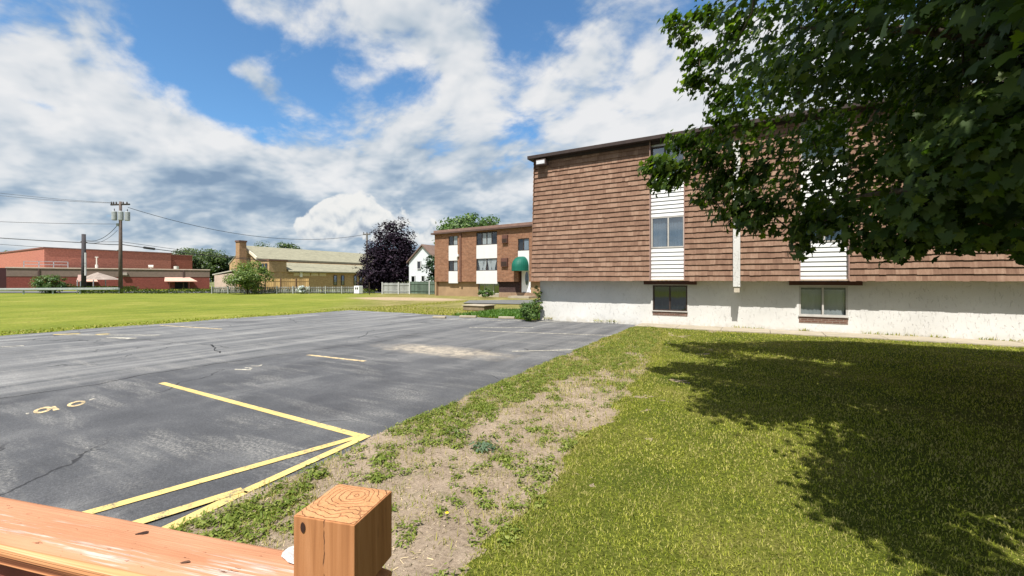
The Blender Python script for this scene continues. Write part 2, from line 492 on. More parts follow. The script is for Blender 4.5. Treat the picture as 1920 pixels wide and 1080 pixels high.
def m_endgrain():
    m, N = new_mat('end_grain')
    c = N.coord()
    wob = N.n('ShaderNodeTexNoise', {'Vector': c, 'Scale': 26, 'Detail': 3}).outputs[1]
    p = N.v('ADD', N.v('SUBTRACT', c, (.006, .016, 0)), N.v('SCALE', N.v('SUBTRACT', wob, (.5, .5, .5))))
    p = N.v('ADD', N.v('SUBTRACT', c, (.006, .016, 0)), N.v('MULTIPLY', N.v('SUBTRACT', wob, (.5, .5, .5)), (.034, .034, 0)))
    r = N.v('LENGTH', N.v('MULTIPLY', p, (1.0, 1.15, 0)))
    ph = N.m('FRACT', N.m('MULTIPLY', r, 118.0))
    ring = N.smooth(N.m('ABSOLUTE', N.m('SUBTRACT', ph, .5)), .11, .01)
    ring = N.m('MULTIPLY', ring, N.smooth(N.noise(c, 75, 3, .6), .28, .48))
    # radial checks
    sp = N.n('ShaderNodeSeparateXYZ', {0: p})
    ang = N.m('ARCTAN2', sp.outputs[1], sp.outputs[0])
    av = N.n('ShaderNodeCombineXYZ', {0: N.m('MULTIPLY', ang, 1.9), 1: 0.0, 2: N.m('MULTIPLY', r, 9.0)}).outputs[0]
    rad = N.m('MULTIPLY', N.smooth(N.noise(av, 3.4, 1), .70, .735), N.smooth(r, .010, .022))
    cut = N.m('MAXIMUM', ring, rad)
    col = N.ramp(N.noise(c, 60, 4), [(.3, (.42, .195, .085)), (.7, (.52, .265, .125))])
    col = N.mix(N.m('MULTIPLY', cut, .62), col, (.17, .070, .032))
    hg = N.m('SUBTRACT', N.noise(c, 300, 2), N.m('MULTIPLY', cut, 2.2))
    finish(N, bsdf(N, col, .75, N.bump(hg, .7, .002), 0, .2))
    return m

M_ASPH = m_asphalt()
M_YEL = m_paint('line_paint_yellow', (.60, .45, .165), .48)
M_YELW = m_paint('line_paint_faded', (.70, .53, .28), .72)
M_WHT = m_paint('line_paint_white', (.68, .63, .52), .95)
M_SOIL = m_soil(); M_TURF = m_turf(); M_FIELD = m_field(); M_STUC = m_stucco(); M_SHAKE = m_shake()
M_GLASS = m_glass(); M_GLASSD = m_glass('window_glass_dim', (.45, .50, .54), .08)
M_CONC = simple('concrete', (.33, .285, .215), .9, .18, 2.5, bump=.4)
M_WSID = simple('white_siding', (.61, .61, .605), .5, .05, 2)
M_BRONZE = simple('bronze_frame', (.045, .030, .024), .5, .3, 5)
M_ALU = simple('aluminium_frame', (.42, .40, .37), .45, .15, 5)
M_BROWN = simple('brown_trim', (.075, .032, .022), .7, .35, 3)
M_ROOF = simple('roof_trim', (.040, .027, .024), .75, .3, 4)
M_TAR = simple('roof_membrane', (.12, .11, .10), .9, .2, 1)
M_DARK = simple('dark_interior', (.012, .012, .013), .9, .2, 2)
M_GREYM = simple('grey_metal', (.33, .35, .36), .5, .2, 4, metal=.2)
M_GALV = simple('galvanised_steel', (.29, .33, .31), .6, .2, 4)
M_WIRE = simple('wire_black', (.02, .02, .022), .6, .2, 4)

def m_curtain(name, col, fold=26.0):
    m, N = new_mat(name)
    c = N.coord()
    w = N.noise(N.map(c, (fold * .5, fold * .5, .5)), 1.0, 3, .5, .3)
    colr = N.ramp(w, [(.3, tuple(x * .72 for x in col)), (.65, col)])
    finish(N, bsdf(N, colr, .9, N.bump(w, .7, .03), 0, .1))
    return m
M_GLASSC = m_glass('window_glass_clear', (.80, .83, .85), .06)
M_CURT_B = m_curtain('curtain_bluegrey', (.42, .46, .50))
M_CURT_W = m_curtain('curtain_white', (.72, .70, .66))
M_CURT_G = m_curtain('curtain_sage', (.20, .23, .20))
M_BLIND = m_curtain('roller_blind', (.55, .54, .50), 2)

# ---------------------------------------------------------------- window maker
def window(root, F, u0, u1, z0, z1, n=0.0, sashes=(.5,), fw=.05, frame=M_BRONZE, curtain=M_CURT_B, glass=None, deep=.16, cov=((0, 1),), proud=.03, ftop=1.0):
    mb = MB()
    F.box(mb, u0, u0 + fw, n - .06, n + proud, z0, z1); F.box(mb, u1 - fw, u1, n - .06, n + proud, z0, z1)
    F.box(mb, u0 + fw, u1 - fw, n - .06, n + proud - .003, z1 - fw, z1); F.box(mb, u0 + fw, u1 - fw, n - .06, n + proud - .003, z0, z0 + fw)
    xs = [u0 + fw]
    for s in sashes:
        c = u0 + (u1 - u0) * s
        F.box(mb, c - fw * .5, c + fw * .5, n - .05, n + proud - .006, z0 + fw, z1 - fw)
        xs += [c - fw * .5, c + fw * .5]
    xs.append(u1 - fw)
    w = mb.build('window', frame, root)
    for i in range(0, len(xs), 2):
        g = MB(); F.box(g, xs[i] - .004, xs[i + 1] + .004, n - .022, n - .014, z0 + fw - .004, z1 - fw + .004)
        g.build('pane', glass or M_GLASS, w)
    for (a, b) in cov:
        k = MB(); m = max(6, int((u1 - u0) * (b - a) / .04)); vs = []
        for j in range(m + 1):
            u = u0 + fw + (u1 - u0 - 2 * fw) * (a + (b - a) * j / m)
            d = .012 * math.sin(j * 1.9) + .006 * math.sin(j * .7)
            vs.append((u, d))
        V = [F.p(u, n - .08 + d, z0 + .02) for u, d in vs] + [F.p(u, n - .08 + d, z0 + (z1 - z0) * ftop - .02) for u, d in vs]
        k.add(V, [(j, j + 1, m + 2 + j, m + 1 + j) for j in range(m)])
        k.build('curtain', curtain, w, smooth=True)
    d = MB(); F.box(d, u0, u1, n - deep - .05, n - deep, z0, z1); d.build('interior', M_DARK, w)
    return w

# ================================================================ SETTING
def sheet_obj(name, poly, z, mat):
    o = MB().sheet(poly, z).build(name, mat); o['kind'] = 'structure'; return o

sheet_obj('ground', [(-900, -900), (900, -900), (900, 900), (-900, 900)], -.09, simple('far_ground', (.13, .14, .05), .95, .3, .05))

LOT_R, LOT_L, LOT_B, LOT_F = -4.22, -22.2, 18.0, -14.0

def grid_obj(name, xs, ys, zf, mat, smooth=True):
    X, Y = np.meshgrid(xs, ys); Z = zf(X, Y)
    V = np.stack([X, Y, Z], -1).reshape(-1, 3)
    nx, ny = len(xs), len(ys)
    i = (np.arange(ny - 1)[:, None] * nx + np.arange(nx - 1)[None]).ravel()
    L = np.stack([i, i + 1, i + 1 + nx, i + nx], 1).ravel()
    n = len(i)
    o = np_mesh(name, V, L, np.arange(n) * 4, np.full(n, 4), mat, None, smooth)
    o['kind'] = 'structure'
    return o

# parking lot with a ragged outer edge
def LR(Y): return np.interp(Y, [0, 3, 3.5, 6, 10, 18], [-3.76, -3.84, -3.97, -4.03, -4.16, -4.30])
def ragged(a, b, n, amp, seed):
    a = Vector(a); b = Vector(b); d = (b - a); nn = Vector((-d.y, d.x)).normalized(); r = []
    for i in range(n):
        t = i / n
        k = (fbm(t * d.length * .45, seed * 3.1, seed, 5) - .5) * 2 * amp
        r.append(tuple(a + d * t + nn * float(k)))
    return r
lot = [(-3.3, LOT_F), (-3.5, 17.1), (-4.2, 17.12), (-4.2, 18.06), (-8.9, 18.06)] + ragged((-9.0, 17.85), (LOT_L, LOT_B), 60, .45, 2) + ragged((LOT_L, LOT_B), (LOT_L, LOT_F), 90, .5, 3)
sheet_obj('parking_lot', lot, 0.0, M_ASPH)

# field beyond the lot
grid_obj('field_lawn', np.linspace(-160, 30, 96), np.linspace(-40, 74, 58),
         lambda X, Y: -.03 + .05 * (fbm(X * .2, Y * .2, 5) - .5) + np.where((X < -22.9) | (Y > 18.6), 0.0, -.05) , M_FIELD)

def bx(Y):
    return np.interp(Y, [0, 2, 3, 4, 5.3, 8.5, 12, 15.5, 17.0, 19], [-1.7, -1.78, -1.74, -2.05, -2.05, -2.3, -2.75, -3.2, -3.75, -4.2])
def edge_noise(X, Y): return (fbm(X * 1.3, Y * 1.3, 21, 5) - .5) * 1.0

def soil_z(X, Y):
    z = .034 + .05 * (fbm(X * 2.2, Y * 2.2, 31, 5) - .5) + .020 * (fbm(X * 12, Y * 12, 32, 3) - .5)
    z = np.maximum(z, .010)
    e = LR(Y) - .03 + .16 * (fbm(X * 0 + 3, Y * 1.7, 33, 5) - .5)
    t = np.clip((X - e) / .11, 0, 1)
    return -.05 + (z + .05) * t ** .7
grid_obj('soil', np.arange(-4.6, -1.0, .045), np.arange(-1.0, 17.15, .05), soil_z, M_SOIL)

def lawn_cover(X, Y):
    return np.clip((X - bx(Y) - edge_noise(X, Y) * .55) / .35, 0, 1)
def lawn_z(X, Y):
    c = lawn_cover(X, Y)
    return -.05 + c * .095 + .02 * (fbm(X * 1.2, Y * 1.2, 41, 4) - .5)
grid_obj('lawn', np.arange(-4.6, 22.0, .09), np.arange(-3.0, 16.95, .09), lawn_z, M_TURF)

# walk along the wall
for k in range(14):
    x0 = LOT_R + .02 + k * 1.52
    p = MB().box(x0, x0 + 1.508, 16.88, 18.085, -.05, .085 + .008 * random.random()).build('sidewalk', M_CONC, bevel=.008); p['kind'] = 'structure'

# drive in front of the far block and a pale pad
dv = [G(868, 569), G(1075, 572), G(1075, 562), G(880, 563.5)]
sheet_obj('driveway', [(p.x, p.y) for p in dv], .03, simple('old_asphalt', (.13, .13, .125), .9, .2, .6, bump=.3))
# road beyond the field, seen edge-on
a, b = W(-120, 63.5), W(8, 63.5)
sheet_obj('road', [(a.x, a.y), (b.x, b.y), (W(8, 73).x, W(8, 73).y), (W(-120, 73).x, W(-120, 73).y)], .05, simple('road_asphalt', (.12, .12, .12), .9, .2, .5))

# painted lines
def line(pa, pb, w, mat, z=.004, seg=1):
    a = Vector((pa[0], pa[1])); b = Vector((pb[0], pb[1])); d = (b - a).normalized(); n = Vector((-d.y, d.x)) * w * .5
    o = MB().sheet([a - n, b - n, b + n, a + n], z).build('parking_line', mat); o['kind'] = 'structure'
    return o
def gp(px, py): p = G(px, py); return (p.x, p.y)
line(gp(303, 718), gp(684, 820), .105, M_YEL, .004)
line(gp(686, 816), gp(150, 967), .105, M_YEL, .008)
line(gp(690, 818), gp(455, 925), .10, M_YEL, .012)
line(gp(455, 921), gp(205, 1000), .105, M_YEL, .016)
line(gp(460, 923), gp(300, 1000), .115, M_YEL, .012)
line(gp(577, 665.5), gp(684, 677.5), .105, M_YELW, .004)
line(gp(960, 659), gp(1075, 656), .12, M_WHT, .004)
line(gp(900, 620.5), gp(1168, 630), .12, M_WHT, .004)
line(gp(820, 598.5), gp(1190, 606.5), .12, M_WHT, .004)
line(gp(880, 614.0), gp(1000, 614.5), .12, M_WHT, .004)
line(gp(300, 610), gp(415, 617), .11, M_YELW, .004)
line(gp(110, 628), gp(300, 628.5), .16, M_WHT, .004)
line(gp(205, 633), gp(250, 635), .25, M_WHT, .008)
line(gp(0, 651), gp(45, 648), .12, M_WHT, .004)
line(gp(100, 628.0), gp(150, 626.0), .18, M_YEL, .012)
line(gp(180, 627.6), gp(205, 626.6), .2, M_YEL, .012)

# stencilled stall numbers (measured on the pavement)
def glyph(polys, mat):
    mb = MB()
    for i, poly in enumerate(polys):
        mb.sheet([gp(*q) for q in poly], .004 + .0002 * i)
    o = mb.build('stall_number', mat); o['kind'] = 'structure'
def ring(cx, cy, rx, ry, slant, wx, wy, a0=0, a1=360, n=20):
    out = []
    for i in range(n):
        t0 = R(a0 + (a1 - a0) * i / n); t1 = R(a0 + (a1 - a0) * (i + 1) / n)
        def pt(t, k): return (cx + (rx - wx * k) * math.cos(t) + slant * 0, cy + (ry - wy * k) * math.sin(t) - slant * (rx - wx * k) * math.cos(t))
        out.append([pt(t0, 0), pt(t1, 0), pt(t1, 1), pt(t0, 1)])
    return out
glyph(ring(79.5, 769.5, 17.5, 5.0, .21, 8.5, 2.6), M_YELW)
glyph([[(94, 764), (103.5, 761.5), (112, 768), (100, 770.5)]], M_YELW)
glyph(ring(143, 757.5, 17.5, 4.6, .19, 7.5, 2.3), M_YELW)
glyph([[(48, 775), (55, 774), (54, 777), (49, 777.5)]], M_WHT)
glyph([[(166, 750.2), (177, 746.6), (178, 748), (168, 751)]], M_WHT)
glyph([[(440, 692), (470, 692.5), (470, 694.3), (440, 694)], [(459, 689.3), (471, 689.3), (471, 690.6), (459, 690.6)], [(469, 689.5), (474, 690), (470, 694), (466, 693.5)]], M_WHT)
glyph([[(471, 685.6), (484, 686), (484, 687.4), (471, 686.8)], [(483, 686), (492.5, 683), (490, 686), (485, 687.6)]], M_WHT)

# tar-filled and open cracks across the aisle
def crack(pts, w, name='asphalt_crack'):
    mb = MB(); prev = None
    P2 = []
    for (p, q) in zip(pts, pts[1:]):
        a = Vector(gp(*p)); b = Vector(gp(*q)); k = max(3, int((b - a).length / .22))
        for i in range(k):
            P2.append(a.lerp(b, i / k) + Vector((random.uniform(-.05, .05), random.uniform(-.05, .05))))
    P2.append(Vector(gp(*pts[-1])))
    for a, b in zip(P2, P2[1:]):
        d = (b - a).normalized(); n = Vector((-d.y, d.x)) * w * random.uniform(.25, 1)
        mb.sheet([a - n, b - n * .7, b + n * .7, a + n], .003)
    o = mb.build(name, simple('crack_dark', (.02, .02, .022), .95, .3, 8)); o['kind'] = 'structure'  # near-black colour of the crack lines
crack([(0, 748), (90, 733), (180, 722), (262, 704), (330, 694), (420, 680), (500, 668), (600, 655), (720, 640), (792, 624)], .022)
crack([(400, 646), (404, 655), (412, 662)], .035)
crack([(120, 640), (260, 636), (402, 648), (430, 652)], .018)

# ================================================================ APARTMENT BLOCK (near)
YS, YW = 17.6, 18.1          # shingle skirt, stucco wall
XL, XR = -8.92, 27.0
ap = empty('apartment_building', (XL, YW, 0), 0, 'three storey apartment block with brown shake shingles over a white stucco base', 'building')
FW_ = Frame((0, YW), (1, 0), (0, -1))
ZB, ZT = 1.84, 7.42
c1a, c1b = onY(1219, 17.7)[0], onY(1284.5, 17.7)[0]
c2a, c2b = onY(1498.5, 17.7)[0], onY(1592, 17.7)[0]
cw = c1b - c1a
c3a = 17.6; c3b = c3a + cw
COLS = [(c1a, c1b), (c2a, c2b), (c3a, c3b)]
SYP = 17.80                   # white panel plane
# stucco
lowwin = []
for (a, b) in COLS:
    A = a + .02; B = b + .03
    lowwin.append((A, B, .50, 1.66))
mb = MB(); FW_.wall(mb, XL, XR, -.1, ZB, -.25, 0, lowwin); FW_.box(mb, XL, XL + .25, -12, -.25, -.1, ZB); FW_.box(mb, XR - .25, XR, -12, -.25, -.1, ZB)
mb.build('stucco_wall', M_STUC, ap)
# soffit under the skirt
mb = MB(); FW_.box(mb, XL - .13, XR + .13, -.02, .47, ZB + .005, ZB + .05); mb.build('soffit', simple('soffit_board', (.36, .26, .17), .8, .2, 3), ap)
# upper core
mb = MB()
for (a, b) in [(XL, c1a)] + [(p[1], q[0]) for p, q in zip(COLS, COLS[1:])] + [(COLS[-1][1], XR)]:
    FW_.box(mb, a, b, -.25, .32, ZB + .06, ZT)
FW_.box(mb, XL, XL + .25, -12, -.25, ZB, ZT); FW_.box(mb, XR - .25, XR, -12, -.25, ZB, ZT)
mb.build('upper_wall', M_BROWN, ap)
# shake courses
rows = 27; ex = (ZT - ZB) / rows
def skirt_y(z): return YS + .13 * (z - ZB) / (ZT - ZB)
sh = MB()
segs = [(XL - .20, c1a)] + [(p[1], q[0]) for p, q in zip(COLS, COLS[1:])] + [(COLS[-1][1], XR + .1)]
for r in range(rows):
    zb = ZB + r * ex
    for si, (a, b) in enumerate(segs):
        x = a + (.14 * r / rows if si == 0 else 0)
        prevdrop = 0
        while x < b - 1e-4:
            w = random.choice((.12, .16, .2, .26, .34)) * random.uniform(.85, 1.15)
            x1 = min(b, x + w)
            if b - x1 < .12: x1 = b
            drop = random.choice((0, 0, .003, .006, .010, .016)); th = random.uniform(.046, .054)
            z0 = zb - drop; z1 = zb + ex * 1.12
            y0 = skirt_y(zb); y1 = skirt_y(z1)
            sh.hexa([(x, y0 - th, z0), (x1, y0 - th, z0), (x1, y0 + .01, z0), (x, y0 + .01, z0),
                     (x, y1 - .004, z1), (x1, y1 - .004, z1), (x1, y1 + .02, z1), (x, y1 + .02, z1)])
            x = x1
# end of the skirt at the corner: shingled return
for r in range(rows):
    zb = ZB + r * ex; y = YS
    x0 = XL - .20 + .14 * r / rows; x1 = XL - .20 + .14 * (r + 1.1) / rows
    while y < 30:
        y1 = y + random.choice((.3, .5, .8))
        dr = random.choice((0, .01, .02))
        sh.hexa([(x0 - .035, y, zb - dr), (x0, y, zb - dr), (x0, y1, zb - dr), (x0 - .035, y1, zb - dr),
                 (x1 - .004, y, zb + ex * 1.1), (x1 + .02, y, zb + ex * 1.1), (x1 + .02, y1, zb + ex * 1.1), (x1 - .004, y1, zb + ex * 1.1)])
        y = y1
sh.build('shake_siding', M_SHAKE, ap)
# roof slab and fascia
mb = MB(); mb.box(XL - .30, XR + .3, 17.36, 30.3, ZT + .0, ZT + .16); rf = mb.build('roof', M_ROOF, ap, bevel=.02)
mb = MB(); mb.box(XL - .1, XR + .1, 17.50, 30.1, ZT + .16, ZT + .20); mb.build('roof_covering', M_TAR, rf)
mb = MB(); FW_.box(mb, XL - .06, XR + .05, .3, .47, ZT - .10, ZT); mb.build('fascia', M_ROOF, ap)
# columns: white lap panels with windows
FP = Frame((0, SYP), (1, 0), (0, -1))
for ci, (a, b) in enumerate(COLS):
    t = onY(1250, 17.7)[1] if ci == 0 else onY(1545, 17.7)[1]
    if ci == 0:
        zw0, zw1 = zat(464.5, t), zat(405, t)
    zz = [(ZB + .02, zw0), (zw1, zw1 + (zw0 - ZB - .02) + .28)]
    up0 = zz[1][1]; up1 = up0 + (zw1 - zw0)
    for (z0, z1) in zz + [(up1, ZT)]:
        pn = MB()
        n = max(1, round((z1 - z0) / .165)); s = (z1 - z0) / n
        for i in range(n):
            q = z0 + i * s
            pn.hexa([(a, SYP - .045, q), (b, SYP - .045, q), (b, SYP + .05, q), (a, SYP + .05, q),
                     (a, SYP - .012, q + s), (b, SYP - .012, q + s), (b, SYP + .05, q + s), (a, SYP + .05, q + s)])
        pn.build('lap_panel', M_WSID, ap)
    tr = MB()
    for e in (a, b):
        s = 1 if e == a else -1
        tr.box(min(e, e + s * .03), max(e, e + s * .03), 17.57, SYP + .05, ZB, ZT - .002)
    tr.build('corner_trim', simple('pinkish_trim', (.30, .19, .16), .6, .1, 3), ap)
    window(ap, FP, a + .03, b - .03, zw0, zw1, .0, (.52,), .055, M_ALU, M_CURT_B, cov=((0.0, .44), (.52, .97)), proud=.04)
    window(ap, FP, a + .03, b - .03, up0, up1, .0, (.42,), .055, M_ALU if ci else M_BRONZE, M_CURT_W if ci else M_CURT_G, cov=((0, .95),), proud=.04)
    # lower window in the stucco
    A, B, z0, z1 = lowwin[ci]
    wl = window(ap, FW_, A, B, z0 + .12, z1, -.03, (.5,), .055, M_BRONZE if ci == 0 else M_ALU, M_CURT_G if ci == 0 else M_BLIND, glass=M_GLASSD if ci == 0 else M_GLASSC, cov=((0, 1),) if ci == 0 else ((0, .47), (.5, .98)), proud=.03, ftop=1.0 if ci == 0 else .9)
    sl = MB(); FW_.box(sl, A - .02, B + .02, -.2, .05, z0 + .09, z0 + .13); sl.build('sill', M_ALU, wl)
    bs = MB(); FW_.box(bs, A, B, -.2, .012, z0 - .07 - .06 * (ci == 1), z0 + .09); bs.build('brick_sill', m_brick('sill_brick', (.16, .085, .06), (.12, .065, .048), (.22, .18, .15), 1, .2, .065), wl)
    lt = MB(); FW_.box(lt, A - .30, B + .34, .0, .30, 1.69, ZB - .005); lt.build('lintel', M_BROWN, ap)
# stucco covered vent duct up the shingles
da, db = onY(1374.5, 17.5)[0], onY(1388, 17.5)[0]
mb = MB(); mb.box(da, db, 17.44, 17.72, 1.62, 6.9)
dd = mb.build('vent_duct', M_STUC, ap, bevel=.01)
mb = MB(); mb.box(da + .03, db - .02, 17.47, 17.75, 1.42, 1.62); mb.build('duct_collar', simple('beige_collar', (.48, .42, .33), .8, .15, 6), dd)
# wall pack light under the eave
lx, lt_ = onY(1007, 17.5); lx2, _ = onY(1025, 17.5)
mb = MB(); mb.box(lx, lx2, 17.36, 17.66, 7.08, 7.34); wp = mb.build('wall_light', simple('light_housing', (.10, .07, .06), .6, .2, 5), ap, bevel=.02)
mb = MB(); mb.box(lx + .04, lx2 - .04, 17.345, 17.365, 7.13, 7.29); mb.build('lens', simple('light_lens', (.55, .56, .58), .25, .2, 30), wp)

# ================================================================ FAR BRICK BLOCK
zl, zr = 53.2, 45.0
A0 = W((815 - CX) / FPX * zl, zl); A1 = W((1000 - CX) / FPX * zr, zr)
U = (A1 - A0); U.z = 0; U.normalize(); Nn = Vector((U.y, -U.x, 0))
bb = empty('brick_apartment_building', A0, math.atan2(U.y, U.x), 'brown brick apartment block with white panels and a green entrance awning', 'building')
FB = Frame(A0, U, Nn)
def fu(px):
    k = (px - CX) / FPX
    # solve A0 + U u on ray
    r = Vector((S3 * k - .5, .5 * k + S3, 0))
    det = U.x * (-r.y) - (-r.x) * U.y
    u = (-A0.x * (-r.y) - (-r.x) * (-A0.y)) / det
    p = A0 + U * u
    return u, -.5 * p.x + S3 * p.y
def fz(py, px): return EYE + (HY - py) / FPX * fu(px)[1]
LB = 22.0
M_BRK = m_brick('tan_brown_brick', (.255, .128, .075), (.175, .082, .048), (.26, .19, .145), 1.0, .42, .15)
M_BRKD = m_brick('dark_base_brick', (.055, .032, .030), (.04, .022, .022), (.10, .08, .075), 1.0, .42, .15)
M_BASE = simple('olive_base_wall', (.22, .17, .09), .9, .3, 1.5)
ZB2, ZT2 = 1.72, 7.55
hA, hB, hC = [(fu(p)[0], fu(q)[0]) for p, q in ((841, 858), (893, 932), (971, 992))]
mb = MB(); FB.wall(mb, 0, LB, ZB2, ZT2, -.3, 0, [(*hA, ZB2, ZT2 - .35), (*hB, ZB2, ZT2 - .12), (*hC, ZB2, fz(447, 980))])
FB.box(mb, 0, .3, -11, -.3, -.1, ZT2); FB.box(mb, LB - .3, LB, -11, -.3, -.1, ZT2)
mb.build('brick_wall', M_BRK, bb)
mb = MB(); FB.box(mb, .25, hB[0], -.7, -.35, -.1, ZB2); FB.box(mb, hB[1], LB - .25, -.7, -.35, -.1, ZB2 * .32, 1); FB.box(mb, hB[1], hC[0], -.7, -.35, ZB2 * .32, ZB2, 2)
FB.box(mb, hC[1], LB - .25, -.7, -.35, ZB2 * .32, ZB2, 0); FB.box(mb, 0, .25, -.7, -.02, -.1, ZB2, 0)
mb.build('base_wall', [simple('tan_base', (.30, .20, .115), .9, .2, 1), m_brick('stone_base', (.30, .20, .13), (.22, .15, .10), (.2, .16, .13), 1, .6, .25), M_BRKD], bb)
mb = MB(); FB.box(mb, -.35, LB + .3, -11.4, .35, ZT2, ZT2 + .18); r2 = mb.build('roof', simple('roof_edge_brown', (.085, .052, .043), .75, .2, 2), bb)
mb = MB(); FB.box(mb, -.1, LB, -11.2, .1, ZT2 + .18, ZT2 + .5); mb.build('parapet', simple('parapet_brown', (.21, .13, .105), .8, .2, 2), r2)
def col2(h, wz, pz, sash, curt, frame=M_BRONZE, cov=((0, 1),), glass=None):
    for (z0, z1) in wz: window(bb, FB, h[0], h[1], z0, z1, -.06, sash, .07, frame, curt, cov=cov, glass=glass or M_GLASSC)
    for (z0, z1) in pz:
        m = MB(); FB.box(m, h[0], h[1], -.2, -.02, z0, z1); m.build('white_panel', M_WSID, bb)
pxA, pxB, pxC = 850, 912, 981
col2(hA, [(fz(460, pxA), fz(441, pxA)), (fz(508.5, pxA), fz(488.5, pxA))], [(fz(488.5, pxA), fz(460, pxA)), (fz(531, pxA), fz(508.5, pxA))], (.5,), M_CURT_W, cov=((.5, 1),))
col2(hB, [(fz(459, pxB), fz(435.5, pxB))], [(fz(484.5, pxB), fz(459, pxB)), (fz(532, pxB), fz(507.5, pxB))], (.27, .5, .74), M_CURT_W, cov=((.25, .76),))
# swagged curtains in the lower wide window
w2 = window(bb, FB, hB[0], hB[1], fz(507.5, pxB), fz(484.5, pxB), -.06, (.5,), .07, M_BRONZE, M_CURT_W, glass=M_GLASSC, cov=())
z0, z1 = fz(507.5, pxB), fz(484.5, pxB)
for (s0, s1, tip) in ((0.04, .46, .2), (.54, .96, .8), (.28, .5, .36), (.5, .72, .64)):
    cu = MB(); a = hB[0] + (hB[1] - hB[0]) * s0; b = hB[0] + (hB[1] - hB[0]) * s1; tp = hB[0] + (hB[1] - hB[0]) * tip
    cu.add([FB.p(a, -.14, z1 - .08), FB.p(b, -.14, z1 - .08), FB.p(tp + .18, -.14, z0 + .25), FB.p(tp + .22, -.14, z0 + .06), FB.p(tp - .22, -.14, z0 + .06), FB.p(tp - .18, -.14, z0 + .25)], [(0, 1, 2, 3, 4, 5)])
    cu.build('curtain', M_CURT_W, w2)
window(bb, FB, hB[0], hB[1], .35, ZB2 + .02, -.5, (.28, .72), .07, M_ALU, M_CURT_W, cov=((.25, .75),))
m = MB(); FB.box(m, hB[0], hB[1], -.7, -.4, -.1, .35); m.build('window_well', M_CONC, bb)
col2(hC, [(fz(470, pxC), fz(447, pxC))], [(fz(508, pxC), fz(470, pxC))], (.5,), M_CURT_B, cov=((.52, 1),))
# downspout
dpa = fu(864)[0]; m = MB(); FB.box(m, dpa - .12, dpa + .12, .0, .14, ZB2 - .05, ZT2); m.build('downspout', simple('brown_downspout', (.14, .07, .05), .6, .2, 2), bb)
# wall vents / air conditioners
for (pa, pb, ya, yb) in ((943, 953, 441, 456), (941, 953, 484, 500)):
    ua, ub = fu(pa)[0], fu(pb)[0]
    m = MB(); FB.box(m, ua, ub, .0, .22, fz(yb, 948), fz(ya, 948)); ac = m.build('air_conditioner', simple('ac_brown', (.10, .045, .035), .6, .2, 4), bb)
    m = MB()
    h0, h1 = fz(yb, 948) + .08, fz(ya, 948) - .35
    for i in range(5):
        q = h0 + (h1 - h0) * i / 5; FB.box(m, ua + .06, ub - .06, .22, .24, q, q + (h1 - h0) / 9)
    m.build('grille', M_BRONZE, ac)
m = MB(); q0, q1 = fu(857)[0], fu(861)[0]; FB.box(m, q0, q1, .0, .2, fz(481, 859), fz(477, 859)); m.build('wall_lamp', simple('lamp_white', (.8, .8, .76), .4, .1, 4), bb)
# entrance: recessed door and domed awning
ua, ub = fu(974)[0], fu(994)[0]
m = MB(); FB.box(m, ua, ub, -.5, -.42, .2, fz(507, 983)); dr = m.build('door', simple('door_white', (.80, .80, .80), .45, .05, 2), bb)
ov = []; uc = (ua + ub) / 2; zc_ = fz(522, 983)
for i in range(20):
    t = 2 * math.pi * i / 20; ov.append(FB.p(uc + .22 * math.cos(t), -.418, zc_ + .75 * math.sin(t)))
MB().extrude(ov, Nn * .02).build('pane', M_GLASSD, dr)
m = MB(); FB.box(m, ub - .26, ub - .16, -.42, -.34, 1.0, 1.1); m.build('handle', M_GREYM, dr)
m = MB(); FB.box(m, uc - .55, uc + .35, -.42, -.405, .34, .62); m.build('kick_plate', simple('kick_grey', (.22, .23, .25), .5, .5, 9), dr)
m = MB(); FB.box(m, hC[0] - .35, ua, -.6, -.38, -.05, fz(505, 983)); m.build('door_jamb', M_BROWN, bb)
m = MB(); FB.box(m, ub, ub + .2, -.6, -.38, -.05, fz(505, 983)); m.build('door_jamb', M_BROWN, bb)
m = MB(); FB.box(m, hC[0] - .6, hC[1] + .6, -.5, 1.0, -.05, .2); m.build('door_step', M_CONC, bb)
aw = MB(); a0, a1 = fu(964)[0], fu(991.5)[0]; za, zb_ = fz(508, 978), fz(481, 978); cu = (a0 + a1) / 2; hw = (a1 - a0) / 2; seg = 18; prof = []
rows_ = []
for j in range(9):
    t = j / 8 * math.pi / 2
    rows_.append((math.cos(t), math.sin(t)))
nh = 14
vs = []
for j, (c, s) in enumerate(rows_):
    for i in range(nh + 1):
        t = math.pi * i / nh
        vs.append(FB.p(cu - hw * math.cos(t) * (.25 + .75 * c) , .02 + 1.25 * math.sin(t) * c, za + .45 + (zb_ - za - .45) * s))
for i in range(nh + 1):
    t = math.pi * i / nh; vs.append(FB.p(cu - hw * math.cos(t), .02 + 1.25 * math.sin(t), za))
fs = []
for j in range(8):
    for i in range(nh): fs.append((j * (nh + 1) + i, j * (nh + 1) + i + 1, (j + 1) * (nh + 1) + i + 1, (j + 1) * (nh + 1) + i))
k9 = 9 * (nh + 1)
for i in range(nh): fs.append((i, i + 1, k9 + i + 1, k9 + i))
aw.add(vs, fs); aw.build('awning', simple('awning_green', (.003, .10, .068), .6, .2, 3), bb)

